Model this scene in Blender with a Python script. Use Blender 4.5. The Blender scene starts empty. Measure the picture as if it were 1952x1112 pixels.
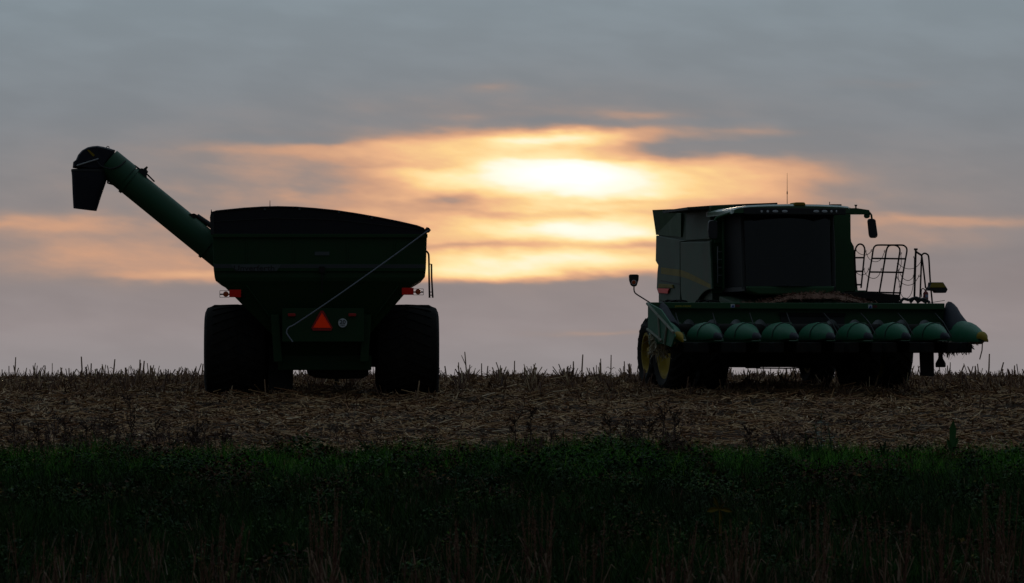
import bpy, math, random
import numpy as np
from mathutils import Vector, Matrix

random.seed(7)
RNG = np.random.default_rng(11)
SC = bpy.context.scene
COL = SC.collection

# ------------------------------------------------------------------ camera
F, CX, CY, H = 9400.0, 976.0, 720.0, 3.0        # focal length / principal row in photograph pixels, eye height
cam_data = bpy.data.cameras.new('camera')
cam = bpy.data.objects.new('camera', cam_data)
COL.objects.link(cam)
cam.location = (0, 0, H)
cam.rotation_euler = (math.radians(90), 0, 0)
cam_data.sensor_width = 36
cam_data.lens = F / 1952 * 36
cam_data.shift_y = (CY - 556) / 1952
cam_data.clip_start = 0.5
cam_data.clip_end = 20000
cam_data.dof.use_dof = True
cam_data.dof.focus_distance = 99
cam_data.dof.aperture_fstop = 6.3
SC.camera = cam

# ------------------------------------------------------------------ view
SC.view_settings.view_transform = 'Standard'
SC.view_settings.look = 'None'
SC.view_settings.exposure = 0
SC.view_settings.gamma = 1
SC.view_settings.use_curve_mapping = False
SC.render.engine = 'CYCLES'
SC.cycles.use_denoising = True
SC.cycles.max_bounces = 4
SC.cycles.diffuse_bounces = 2
SC.cycles.glossy_bounces = 2
SC.cycles.transmission_bounces = 4
SC.cycles.transparent_max_bounces = 6
SC.cycles.caustics_reflective = False
SC.cycles.caustics_refractive = False

SUN_AZ = math.atan((1055 - CX) / F)
SUN_EL = math.atan((CY - 338) / F)


def lin(r, g, b):
    f = lambda c: (c / 255 / 12.92) if c / 255 <= 0.04045 else ((c / 255 + 0.055) / 1.055) ** 2.4
    return (f(r), f(g), f(b), 1)


# ------------------------------------------------------------------ world: sunset sky behind streaky cloud
def build_world():
    w = bpy.data.worlds.new('World')
    SC.world = w
    w.use_nodes = True
    nt = w.node_tree
    nt.nodes.clear()
    N, L = nt.nodes, nt.links

    def put(sock, v):
        if isinstance(v, (int, float)):
            sock.default_value = v
        else:
            L.new(v, sock)

    def m(op, a, b=0.0, c=0.0):
        n = N.new('ShaderNodeMath')
        n.operation = op
        put(n.inputs[0], a)
        put(n.inputs[1], b)
        put(n.inputs[2], c)
        return n.outputs[0]

    def add(*xs):
        r = xs[0]
        for x in xs[1:]:
            r = m('ADD', r, x)
        return r

    def smooth(x, lo, hi):
        n = N.new('ShaderNodeMapRange')
        n.interpolation_type = 'SMOOTHSTEP'
        put(n.inputs[0], x)
        n.inputs[1].default_value, n.inputs[2].default_value = lo, hi
        n.inputs[3].default_value, n.inputs[4].default_value = 0, 1
        return n.outputs[0]

    def noise(x, y, z, scale, detail, rough=0.55):
        c = N.new('ShaderNodeCombineXYZ')
        put(c.inputs[0], x)
        put(c.inputs[1], y)
        put(c.inputs[2], z)
        n = N.new('ShaderNodeTexNoise')
        L.new(c.outputs[0], n.inputs['Vector'])
        n.inputs['Scale'].default_value = scale
        n.inputs['Detail'].default_value = detail
        n.inputs['Roughness'].default_value = rough
        return n.outputs[0]

    def ramp(fac, stops):
        n = N.new('ShaderNodeValToRGB')
        e = n.color_ramp.elements
        e[0].position, e[0].color = stops[0]
        e[1].position, e[1].color = stops[-1]
        for p, c in stops[1:-1]:
            k = e.new(p)
            k.color = c
        put(n.inputs[0], fac)
        return n.outputs[0]

    def mix(fac, a, b, blend='MIX'):
        n = N.new('ShaderNodeMix')
        n.data_type = 'RGBA'
        n.blend_type = blend
        put(n.inputs[0], fac)
        for s, v in ((n.inputs[6], a), (n.inputs[7], b)):
            if isinstance(v, tuple):
                s.default_value = v
            else:
                L.new(v, s)
        return n.outputs[2]

    tc = N.new('ShaderNodeTexCoord')
    sep = N.new('ShaderNodeSeparateXYZ')
    L.new(tc.outputs['Generated'], sep.inputs[0])
    X, Y, Z = sep.outputs
    K = F * math.pi / 180 / 100            # sky units: 1 unit = 100 px of the photograph = 0.61 degrees
    az = m('MULTIPLY', m('ARCTAN2', X, Y), 180 / math.pi * K)
    el = m('MULTIPLY', m('ARCSINE', Z), 180 / math.pi * K)
    # domain warp: streaks drift and fray
    w1 = m('SUBTRACT', noise(m('MULTIPLY', az, .55), m('MULTIPLY', el, 1.6), 3.1, .9, 3, .5), .5)
    w2 = m('SUBTRACT', noise(m('MULTIPLY', az, .45), m('MULTIPLY', el, 1.8), 9.7, 1.0, 3, .5), .5)
    w3 = m('SUBTRACT', noise(m('MULTIPLY', az, 1.6), m('MULTIPLY', m('ADD', el, m('MULTIPLY', az, .12)), 5.5), 5.2, 1.0, 4, .55), .5)
    A = m('ADD', az, m('MULTIPLY', w1, 1.8))
    E = add(el, m('MULTIPLY', w2, .46), m('MULTIPLY', w3, .10))

    cae = N.new('ShaderNodeCombineXYZ')
    L.new(A, cae.inputs[0])
    L.new(E, cae.inputs[1])

    def vm(op, a, b):
        n = N.new('ShaderNodeVectorMath')
        n.operation = op
        for sck, v in ((n.inputs[0], a), (n.inputs[1], b)):
            if isinstance(v, tuple):
                sck.default_value = v
            else:
                L.new(v, sck)
        return n

    def blob(px, py, sx, sy, amp):
        d = vm('SUBTRACT', cae.outputs[0], ((px - CX) / 100, (CY - py) / 100, 0)).outputs[0]
        d = vm('MULTIPLY', d, (100 / sx, 100 / sy, 0)).outputs[0]
        q = vm('DOT_PRODUCT', d, d).outputs['Value']
        return m('MULTIPLY', m('EXPONENT', m('MULTIPLY', q, -1.0)), amp)

    slant = m('ADD', el, m('MULTIPLY', az, .10))
    streak = noise(m('MULTIPLY', az, .62), m('MULTIPLY', slant, 2.1), 1.3, 1.0, 3, .45)
    fine = noise(m('MULTIPLY', az, 1.5), m('MULTIPLY', slant, 6.0), 7.7, 1.0, 4, .6)
    glow = add(blob(1050, 390, 350, 150, .34), blob(930, 400, 880, 175, .25))
    glow = m('MULTIPLY', glow, m('ADD', .72, m('MULTIPLY', smooth(streak, .28, .74), .5)))
    light = [glow,
             blob(1065, 338, 150, 32, .95), blob(1050, 344, 270, 56, .55),
             blob(1060, 266, 100, 12, .62), blob(920, 276, 250, 18, .22), blob(600, 290, 280, 17, .11),
             blob(1140, 441, 190, 22, .72), blob(960, 452, 210, 22, .18),
             blob(1070, 498, 270, 20, .72), blob(890, 520, 160, 14, .5),
             blob(1370, 335, 170, 30, .17), blob(1450, 375, 150, 42, .08),
             blob(400, 526, 180, 16, .24), blob(190, 490, 330, 46, .17), blob(70, 432, 200, 18, .16),
             blob(1840, 424, 200, 12, .16), blob(1720, 455, 170, 26, .1),
             blob(1120, 633, 140, 9, .4), blob(955, 168, 50, 9, .09),
             blob(1240, 218, 90, 10, .08), blob(1700, 160, 140, 9, .06), blob(1440, 252, 90, 11, .07)]
    dark = [blob(870, 390, 150, 18, .36), blob(1250, 286, 140, 16, .28), blob(1130, 303, 150, 6, .16),
            blob(690, 352, 130, 16, .14), blob(880, 472, 150, 7, .2), blob(1170, 471, 130, 6, .16), blob(1080, 236, 420, 13, .10), blob(1450, 285, 170, 22, .12), blob(560, 265, 150, 10, .1),
            blob(990, 408, 170, 8, .24), blob(1180, 385, 150, 7, .16), blob(780, 312, 120, 7, .14), blob(760, 430, 120, 12, .12)]
    I = add(*light)
    for d in dark:
        I = m('SUBTRACT', I, d)
    I = m('MAXIMUM', I, blob(1000, 400, 700, 130, .23))
    # the low cloud bank: its upper edge is soft and a little ragged
    edge = add(E, m('MULTIPLY', az, -.055), -1.83)
    bank = m('MULTIPLY', m('SUBTRACT', 1.0, smooth(edge, -.10, .16)), 1.0)
    I = m('MULTIPLY', I, m('SUBTRACT', 1.0, m('MULTIPLY', bank, .62)))
    I = m('ADD', I, m('MULTIPLY', m('SUBTRACT', fine, .5), m('MULTIPLY', m('MINIMUM', m('MAXIMUM', I, 0.0), .6), .36)))
    I = m('MULTIPLY', m('MAXIMUM', I, 0.0), .5)
    warm = ramp(I, [(0.0, lin(132, 130, 132)), (.07, lin(158, 140, 132)), (.15, lin(202, 157, 130)),
                    (.24, lin(236, 182, 139)), (.34, lin(253, 211, 147)), (.46, lin(255, 236, 178)),
                    (.60, (1.02, .97, .78, 1)), (.85, (1.15, 1.1, 1.0, 1)), (1.0, (1.4, 1.35, 1.2, 1))])
    base = ramp(m('MULTIPLY', el, .1), [(0.0, lin(146, 142, 144)), (.10, lin(147, 139, 140)), (.20, lin(138, 131, 132)),
                                        (.36, lin(133, 133, 136)), (.5, lin(125, 133, 140)), (.72, lin(126, 140, 149)),
                                        (1.0, lin(122, 137, 148))])
    mott = m('ADD', .96, m('MULTIPLY', smooth(streak, .3, .72), .08))
    cm = N.new('ShaderNodeCombineColor')
    for i in range(3):
        L.new(mott, cm.inputs[i])
    base = mix(1.0, base, cm.outputs[0], 'MULTIPLY')
    cloud = mix(smooth(I, 0.0, .15), base, warm)
    # away from the sun the evening cloud deck is dimmer
    sd = Vector((math.sin(SUN_AZ) * math.cos(SUN_EL), math.cos(SUN_AZ) * math.cos(SUN_EL), math.sin(SUN_EL)))
    dot = add(m('MULTIPLY', X, sd.x), m('MULTIPLY', Y, sd.y), m('MULTIPLY', Z, sd.z))
    dim = m('SUBTRACT', 1.0, m('MULTIPLY', smooth(m('ARCCOSINE', m('MINIMUM', dot, 1.0)), .12, 1.9), .79))
    # an overcast dome is brightest overhead (CIE overcast: 1 + 2 sin h)
    dim = m('MULTIPLY', dim, m('ADD', 1.0, m('MULTIPLY', m('MAXIMUM', m('SUBTRACT', Z, .06), 0.0), 2.0)))
    cd = N.new('ShaderNodeCombineColor')
    for i in range(3):
        L.new(dim, cd.inputs[i])
    cloud = mix(1.0, cloud, cd.outputs[0], 'MULTIPLY')
    sky = N.new('ShaderNodeTexSky')
    sky.sky_type = 'NISHITA'
    sky.sun_disc = False
    sky.sun_elevation = SUN_EL
    sky.sun_rotation = SUN_AZ
    sky.air_density, sky.dust_density = 1.0, 2.0
    bg1 = N.new('ShaderNodeBackground')
    L.new(sky.outputs[0], bg1.inputs[0])
    bg1.inputs[1].default_value = .05
    bg2 = N.new('ShaderNodeBackground')
    L.new(cloud, bg2.inputs[0])
    bg2.inputs[1].default_value = 1.0
    ms = N.new('ShaderNodeMixShader')
    ms.inputs[0].default_value = .988                  # cloud cover hides nearly all of the clear sky
    L.new(bg1.outputs[0], ms.inputs[1])
    L.new(bg2.outputs[0], ms.inputs[2])
    out = N.new('ShaderNodeOutputWorld')
    L.new(ms.outputs[0], out.inputs[0])
    w.cycles.sampling_method = 'MANUAL'
    w.cycles.sample_map_resolution = 1024


build_world()

sun_data = bpy.data.lights.new('sun', 'SUN')
sun_data.energy = 0.25
sun_data.angle = math.radians(10)
sun_data.color = (1.0, .78, .55)
sun = bpy.data.objects.new('sun', sun_data)
COL.objects.link(sun)
sd_ = Vector((math.sin(SUN_AZ) * math.cos(SUN_EL), math.cos(SUN_AZ) * math.cos(SUN_EL), math.sin(SUN_EL)))
sun.rotation_euler = sd_.to_track_quat('Z', 'Y').to_euler()
sun.location = (0, 60, 40)


# ------------------------------------------------------------------ materials
MATS = {}


def mat(name, col, rough=.5, metal=0.0, spec=.5, var=0.0, vscale=6.0, col2=None, bump=0.0, bscale=40.0, coat=0.0,
        island=None, trans=0.0):
    if name in MATS:
        return MATS[name]
    m = bpy.data.materials.new(name)
    m.use_nodes = True
    nt = m.node_tree
    b = nt.nodes['Principled BSDF']
    b.inputs['Base Color'].default_value = (*col, 1)
    b.inputs['Roughness'].default_value = rough
    b.inputs['Metallic'].default_value = metal
    b.inputs['Specular IOR Level'].default_value = spec
    if coat:
        b.inputs['Coat Weight'].default_value = coat
        b.inputs['Coat Roughness'].default_value = .15
    if trans:
        b.inputs['Transmission Weight'].default_value = trans
    tc = nt.nodes.new('ShaderNodeTexCoord')
    if island:
        g = nt.nodes.new('ShaderNodeNewGeometry')
        r = nt.nodes.new('ShaderNodeValToRGB')
        e = r.color_ramp.elements
        e[0].position, e[0].color = island[0][0], (*island[0][1], 1)
        e[1].position, e[1].color = island[-1][0], (*island[-1][1], 1)
        for p, c in island[1:-1]:
            e.new(p).color = (*c, 1)
        nt.links.new(g.outputs['Random Per Island'], r.inputs[0])
        last = r.outputs[0]
        if var:
            n = nt.nodes.new('ShaderNodeTexNoise')
            n.inputs['Scale'].default_value = vscale
            n.inputs['Detail'].default_value = 3
            nt.links.new(tc.outputs['Object'], n.inputs['Vector'])
            mr = nt.nodes.new('ShaderNodeMapRange')
            mr.inputs[1].default_value, mr.inputs[2].default_value = .35, .65
            mr.inputs[3].default_value, mr.inputs[4].default_value = 0, var
            nt.links.new(n.outputs[0], mr.inputs[0])
            mx = nt.nodes.new('ShaderNodeMix')
            mx.data_type = 'RGBA'
            nt.links.new(mr.outputs[0], mx.inputs[0])
            nt.links.new(last, mx.inputs[6])
            mx.inputs[7].default_value = (*(col2 or col), 1)
            last = mx.outputs[2]
        nt.links.new(last, b.inputs['Base Color'])
    elif var:
        n = nt.nodes.new('ShaderNodeTexNoise')
        n.inputs['Scale'].default_value = vscale
        n.inputs['Detail'].default_value = 6
        n.inputs['Roughness'].default_value = .65
        nt.links.new(tc.outputs['Object'], n.inputs['Vector'])
        mr = nt.nodes.new('ShaderNodeMapRange')
        mr.inputs[1].default_value, mr.inputs[2].default_value = .4, .75
        mr.inputs[3].default_value, mr.inputs[4].default_value = 0, var
        nt.links.new(n.outputs[0], mr.inputs[0])
        mx = nt.nodes.new('ShaderNodeMix')
        mx.data_type = 'RGBA'
        nt.links.new(mr.outputs[0], mx.inputs[0])
        mx.inputs[6].default_value = (*col, 1)
        mx.inputs[7].default_value = (*(col2 or (.16, .13, .09)), 1)
        nt.links.new(mx.outputs[2], b.inputs['Base Color'])
        ro = nt.nodes.new('ShaderNodeMapRange')
        ro.inputs[3].default_value, ro.inputs[4].default_value = rough, min(1, rough + .35)
        nt.links.new(n.outputs[0], ro.inputs[0])
        nt.links.new(ro.outputs[0], b.inputs['Roughness'])
    if bump:
        n = nt.nodes.new('ShaderNodeTexNoise')
        n.inputs['Scale'].default_value = bscale
        n.inputs['Detail'].default_value = 4
        nt.links.new(tc.outputs['Object'], n.inputs['Vector'])
        bp = nt.nodes.new('ShaderNodeBump')
        bp.inputs['Strength'].default_value = bump
        bp.inputs['Distance'].default_value = .02
        nt.links.new(n.outputs[0], bp.inputs['Height'])
        nt.links.new(bp.outputs[0], b.inputs['Normal'])
    MATS[name] = m
    return m


GREEN = mat('machine_green', (.010, .072, .018), .42, var=.25, vscale=3.0, col2=(.05, .048, .034))
CGREEN = mat('cart_green', (.007, .044, .011), .5, spec=.3, var=.3, vscale=2.2, col2=(.035, .034, .024))
AUGERG = mat('auger_green_lit', (.008, .075, .030), .42, var=.2, vscale=2.2, col2=(.05, .05, .035))  # cart green brightened: light on the auger's upper side put into the colour
SNOUTG = mat('poly_green', (.009, .12, .055), .42, spec=.2, var=.45, vscale=6.0, col2=(.07, .14, .11), bump=.05, bscale=25)
YELLOW = mat('machine_yellow', (.30, .20, .010), .55, spec=.25, var=.45, vscale=6, col2=(.08, .06, .03))
STRIPEY = mat('stripe_yellow', (.24, .18, .03), .5, spec=.3, var=.5, vscale=4, col2=(.12, .1, .06))
RUBBER = mat('tyre_rubber', (.013, .012, .012), .9, spec=.2, var=.6, vscale=9, col2=(.035, .028, .021), bump=.3, bscale=30)
BLACK = mat('black_plastic', (.018, .018, .02), .5, var=.3, vscale=12, col2=(.05, .045, .04))
TARP = mat('tarp_vinyl', (.008, .008, .014), .5, spec=.3, bump=.25, bscale=6)
CHUTE = mat('chute_rubber', (.010, .011, .022), .55, spec=.35, var=.25, vscale=5, col2=(.05, .05, .05))
STEEL = mat('worn_steel', (.42, .43, .45), .42, metal=.7, var=.3, vscale=12, col2=(.2, .17, .14))
PIPE = mat('galvanised_pipe', (.24, .26, .32), .5)
IRON = mat('dirty_iron', (.016, .015, .015), .75, spec=.25, var=.5, vscale=8, col2=(.035, .028, .02))
RED = mat('red_lens', (.95, .014, .008), .4, spec=.2)
FLUO = mat('fluorescent_red', (2.2, .085, .012), .6, spec=.1)   # fluorescent pigment: radiance factor above 1 in the red
DKRED = mat('red_border', (.42, .01, .008), .5)
AMBER = mat('amber_lens', (.5, .07, .012), .3)
WHITE = mat('white_decal', (.6, .62, .66), .5)
INK = mat('black_ink', (.012, .012, .014), .6)
BLUE = mat('blue_decal', (.02, .05, .32), .5)
LAMP = mat('lamp_glass', (.55, .57, .62), .15, spec=.8)
SMOKED = mat('smoked_glass', (.006, .007, .009), .6, spec=.08)
GLASS = mat('tinted_glass', (.12, .13, .14), .04, spec=.2, trans=1.0)
CABIN = mat('cab_trim', (.02, .02, .021), .7)
SEAT = mat('seat_cloth', (.035, .032, .028), .9)
BAND = mat('silver_band', (.06, .075, .08), .45)
MIRROR = mat('mirror_back', (.016, .016, .02), .4)
HUSK = mat('husk', (.42, .36, .24), .8, island=[(0, (.22, .17, .10)), (.5, (.42, .36, .25)), (1, (.55, .5, .38))])
SIDEG = mat('dusty_side_panel', (.035, .085, .045), .42, var=.85, vscale=1.6, col2=(.13, .12, .09), spec=.3)

RESID = mat('corn_residue', (.3, .24, .15), .85, spec=.3,
            island=[(0, (.07, .030, .014)), (.28, (.23, .10, .040)), (.55, (.40, .225, .10)), (.9, (.50, .33, .17)), (1, (.66, .52, .35))],
            var=.4, vscale=.55, col2=(.19, .085, .036))
STUB = mat('corn_stubble', (.2, .13, .07), .85,
           island=[(0, (.055, .022, .013)), (.5, (.14, .062, .030)), (.85, (.25, .14, .07)), (1, (.42, .31, .18))])
SOIL = mat('field_soil', (.035, .020, .011), .95, spec=.1, var=.6, vscale=3, col2=(.07, .04, .022), bump=.6, bscale=8)
GRASS = mat('shaded_bank_grass', (.04, .1, .02), .8, spec=.08,  # darker green: shade among the tall grass put into the colour
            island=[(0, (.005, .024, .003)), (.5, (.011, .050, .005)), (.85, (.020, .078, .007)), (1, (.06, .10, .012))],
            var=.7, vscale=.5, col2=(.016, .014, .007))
LITG = mat('lit_verge_grass', (.03, .12, .01), .75, spec=.1,  # brighter green: light on the flat upper edge put into the colour
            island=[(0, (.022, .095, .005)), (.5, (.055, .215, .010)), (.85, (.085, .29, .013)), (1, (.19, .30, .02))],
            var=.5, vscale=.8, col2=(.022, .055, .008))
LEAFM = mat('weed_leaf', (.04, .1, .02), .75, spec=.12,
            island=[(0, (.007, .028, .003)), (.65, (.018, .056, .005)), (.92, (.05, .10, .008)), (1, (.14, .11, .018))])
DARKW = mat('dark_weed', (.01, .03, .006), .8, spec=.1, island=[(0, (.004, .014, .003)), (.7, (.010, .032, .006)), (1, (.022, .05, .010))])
RUSTW = mat('rusty_weed', (.06, .02, .01), .85, spec=.1, island=[(0, (.020, .010, .005)), (.6, (.05, .020, .010)), (.9, (.09, .04, .015)), (1, (.13, .08, .02))])
DRYG = mat('dry_grass', (.26, .14, .07), .8,
           island=[(0, (.07, .024, .013)), (.5, (.14, .052, .028)), (.9, (.24, .115, .06)), (1, (.36, .28, .20))])
REDW = mat('dock_brown', (.06, .022, .014), .85, island=[(0, (.03, .012, .009)), (1, (.085, .036, .02))])
YLEAF = mat('yellow_leaf', (.2, .15, .02), .7, spec=.1, island=[(0, (.12, .10, .012)), (1, (.22, .13, .02))])
ORLEAF = mat('orange_leaf', (.30, .09, .015), .7, island=[(0, (.2, .06, .012)), (1, (.36, .13, .02))])
BROADL = mat('broad_leaf', (.03, .11, .02), .5, bump=.3, bscale=20)
HEAP = mat('reddish_chaff', (.16, .07, .045), .95, island=[(0, (.09, .035, .022)), (.7, (.17, .075, .05)), (1, (.3, .18, .12))])


# ------------------------------------------------------------------ mesh helpers
class MB:
    def __init__(s):
        s.v, s.f = [], []

    def add(s, vs, fs):
        o = len(s.v)
        s.v += [tuple(p) for p in vs]
        s.f += [tuple(i + o for i in f) for f in fs]
        return s

    def box(s, x0, x1, y0, y1, z0, z1):
        return s.add([(x0, y0, z0), (x1, y0, z0), (x1, y1, z0), (x0, y1, z0), (x0, y0, z1), (x1, y0, z1), (x1, y1, z1), (x0, y1, z1)],
                     [(0, 3, 2, 1), (4, 5, 6, 7), (0, 1, 5, 4), (1, 2, 6, 5), (2, 3, 7, 6), (3, 0, 4, 7)])

    def prism(s, pts, vec):
        n = len(pts)
        vec = Vector(vec)
        a = [Vector(p) for p in pts]
        b = [p + vec for p in a]
        return s.add(a + b, [tuple(range(n))[::-1], tuple(range(n, 2 * n))] + [(i, (i + 1) % n, n + (i + 1) % n, n + i) for i in range(n)])

    def loft(s, rings, cap=True, closed=True):
        n = len(rings[0])
        vs = [p for r in rings for p in r]
        fs = []
        for k in range(len(rings) - 1):
            for i in range(n if closed else n - 1):
                j = (i + 1) % n
                fs.append((k * n + i, k * n + j, (k + 1) * n + j, (k + 1) * n + i))
        if cap:
            fs.append(tuple(range(n))[::-1])
            o = (len(rings) - 1) * n
            fs.append(tuple(range(o, o + n)))
        return s.add(vs, fs)

    def tube(s, path, r, n=8, cap=True):
        path = [Vector(p) for p in path]
        rs = r if isinstance(r, (list, tuple)) else [r] * len(path)
        rings = []
        ref = None
        for i, p in enumerate(path):
            t = (path[min(i + 1, len(path) - 1)] - path[max(i - 1, 0)])
            if t.length < 1e-9:
                t = Vector((0, 0, 1))
            t.normalize()
            if ref is None:
                ref = Vector((0, 1, 0)) if abs(t.y) < .9 else Vector((1, 0, 0))
            a = (ref - t * ref.dot(t)).normalized()
            ref = a
            b = t.cross(a)
            rings.append([p + (a * math.cos(2 * math.pi * k / n) + b * math.sin(2 * math.pi * k / n)) * rs[i] for k in range(n)])
        return s.loft(rings, cap)

    def lathe(s, prof, c, axis='X', n=32, closed_prof=False):
        c = Vector(c)
        rings = []
        for (a, r) in prof:
            ring = []
            for k in range(n):
                t = 2 * math.pi * k / n
                q = (a, r * math.cos(t), r * math.sin(t)) if axis == 'X' else \
                    (r * math.cos(t), r * math.sin(t), a) if axis == 'Z' else (r * math.cos(t), a, r * math.sin(t))
                ring.append(c + Vector(q))
            rings.append(ring)
        return s.loft(rings, cap=not closed_prof)

    def torus(s, c, R, r, axis=(0, 1, 0), n=12, k=5):
        c = Vector(c)
        ax = Vector(axis).normalized()
        u = (Vector((1, 0, 0)) - ax * ax.x)
        if u.length < .1:
            u = Vector((0, 0, 1))
        u.normalize()
        w = ax.cross(u)
        vs, fs = [], []
        for i in range(n):
            t = 2 * math.pi * i / n
            d = u * math.cos(t) + w * math.sin(t)
            for j in range(k):
                q = 2 * math.pi * j / k
                vs.append(c + d * (R + r * math.cos(q)) + ax * r * math.sin(q))
        for i in range(n):
            for j in range(k):
                fs.append((i * k + j, ((i + 1) % n) * k + j, ((i + 1) % n) * k + (j + 1) % k, i * k + (j + 1) % k))
        return s.add(vs, fs)

    def build(s, name, material, parent=None, smooth=False, bevel=0.0, seg=2):
        me = bpy.data.meshes.new(name)
        me.from_pydata(s.v, [], s.f)
        me.materials.append(material)
        if smooth:
            me.polygons.foreach_set('use_smooth', [True] * len(me.polygons))
        me.validate()
        o = bpy.data.objects.new(name, me)
        COL.objects.link(o)
        o.parent = parent
        fix_normals(me)
        if bevel:
            md = o.modifiers.new('bevel', 'BEVEL')
            md.width, md.segments, md.limit_method = bevel, seg, 'ANGLE'
        if smooth:
            me.set_sharp_from_angle(angle=math.radians(42))
        return o


def fix_normals(me):
    import bmesh
    bm = bmesh.new()
    bm.from_mesh(me)
    bmesh.ops.recalc_face_normals(bm, faces=bm.faces[:])
    bm.to_mesh(me)
    bm.free()


def np_mesh(name, V, Q, material, parent=None, smooth=False):
    """fast mesh of quads: V (n,3), Q (m,4)"""
    me = bpy.data.meshes.new(name)
    V = np.ascontiguousarray(V, dtype=np.float32)
    Q = np.ascontiguousarray(Q, dtype=np.int32)
    me.vertices.add(len(V))
    me.vertices.foreach_set('co', V.ravel())
    me.loops.add(Q.size)
    me.loops.foreach_set('vertex_index', Q.ravel())
    me.polygons.add(len(Q))
    me.polygons.foreach_set('loop_start', np.arange(0, Q.size, 4, dtype=np.int32))
    me.polygons.foreach_set('loop_total', np.full(len(Q), 4, dtype=np.int32))
    if smooth:
        me.polygons.foreach_set('use_smooth', np.ones(len(Q), dtype=bool))
    me.update(calc_edges=True)
    me.materials.append(material)
    o = bpy.data.objects.new(name, me)
    COL.objects.link(o)
    o.parent = parent
    return o


def tag(o, label=None, cat=None, group=None, kind=None):
    if label: o['label'] = label
    if cat: o['category'] = cat
    if group: o['group'] = group
    if kind: o['kind'] = kind
    return o


def empty(name, loc=(0, 0, 0), rz=0.0, parent=None):
    o = bpy.data.objects.new(name, None)
    COL.objects.link(o)
    o.location = loc
    o.rotation_euler = (0, 0, rz)
    o.parent = parent
    o.empty_display_size = .2
    return o


def W(px, py, d):
    return Vector(((px - CX) / F * d, d, H + (CY - py) / F * d))


class Frame:
    """a machine's own axes; turns a sight line into a point on one of its planes"""

    def __init__(s, loc, rz):
        s.M = Matrix.Translation(Vector(loc)) @ Matrix.Rotation(rz, 4, 'Z')
        s.I = s.M.inverted()
        s.o = s.I @ Vector((0, 0, H))

    def ray(s, px, py):
        return s.I.to_3x3() @ Vector(((px - CX) / F, 1, (CY - py) / F))

    def at(s, px, py, y):
        d = s.ray(px, py)
        return s.o + d * ((y - s.o.y) / d.y)

    def atx(s, px, py, x):
        d = s.ray(px, py)
        return s.o + d * ((x - s.o.x) / d.x)


def curve(pts, n=6):
    """Catmull-Rom through the points"""
    P = [Vector(p) for p in pts]
    P = [P[0] * 2 - P[1]] + P + [P[-1] * 2 - P[-2]]
    out = []
    for i in range(1, len(P) - 2):
        for k in range(n):
            t = k / n
            a, b, c, d = P[i - 1:i + 3]
            out.append(.5 * ((2 * b) + (c - a) * t + (2 * a - 5 * b + 4 * c - d) * t * t + (3 * b - a - 3 * c + d) * t ** 3))
    out.append(P[-2])
    return out


def text(name, body, material, parent, centre, width, height=None, bold=0.0, tilt=0.0, thick=.002):
    cu = bpy.data.curves.new(name, 'FONT')
    cu.body = body
    cu.align_x, cu.align_y = 'CENTER', 'CENTER'
    cu.extrude = 0.02
    cu.offset = bold
    tmp = bpy.data.objects.new('tmp', cu)
    COL.objects.link(tmp)
    dg = bpy.context.evaluated_depsgraph_get()
    me = bpy.data.meshes.new_from_object(tmp.evaluated_get(dg))
    bpy.data.objects.remove(tmp)
    co = np.zeros(len(me.vertices) * 3, dtype=np.float32)
    me.vertices.foreach_get('co', co)
    co = co.reshape(-1, 3)
    lo, hi = co.min(0), co.max(0)
    c = (lo + hi) / 2
    sx = width / (hi[0] - lo[0])
    sy = (height / (hi[1] - lo[1])) if height else sx
    out = np.empty_like(co)
    out[:, 0] = (co[:, 0] - c[0]) * sx + centre[0]
    out[:, 2] = (co[:, 1] - c[1]) * sy + centre[2]
    out[:, 1] = -(co[:, 2]) / .02 * thick + centre[1]
    me.vertices.foreach_set('co', out.ravel())
    me.update()
    me.materials.clear()
    me.materials.append(material)
    me.name = name
    o = bpy.data.objects.new(name, me)
    COL.objects.link(o)
    o.parent = parent
    return o


# ------------------------------------------------------------------ ground
PD = np.array([-200, 0, 20, 35, 45, 52, 60, 70, 78, 82, 90, 97, 101, 106, 112, 117, 123, 132, 160, 400, 5000], float)
PZ = np.array([-1.7, -1.7, -2.2, -2.9, -2.85, -2.68, -2.34, -1.84, -1.40, -1.20, -.76, -.42, -.30, -.21, -.12, -.07, -.14, -.55, -2.0, -9, -16], float)


def gz(d):
    return H + np.interp(d, PD, PZ)


def bumps(x, y):
    return (.03 * np.sin(x * 1.3 + 1.7 * np.sin(y * .6)) + .025 * np.sin(y * 1.9 + x * .5) + .018 * np.sin(x * 3.1 - y * 2.3)
            + .012 * np.sin(x * 6.3 + y * 4.1 + 1.0))


def ground_z(x, y):
    near = np.clip((140 - np.abs(y)) / 20, 0, 1) * np.clip((60 - np.abs(x)) / 20, 0, 1)
    return gz(y) + bumps(x, y) * near


def edge_d(x):
    """distance of the ragged line where the grass stops and the field begins"""
    return 80.7 + 1.2 * np.sin(x * .45 + .8) + .9 * np.sin(x * 1.3) * np.sin(x * .31 + 1) + .5 * np.sin(x * 3.7 + 2)


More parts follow.
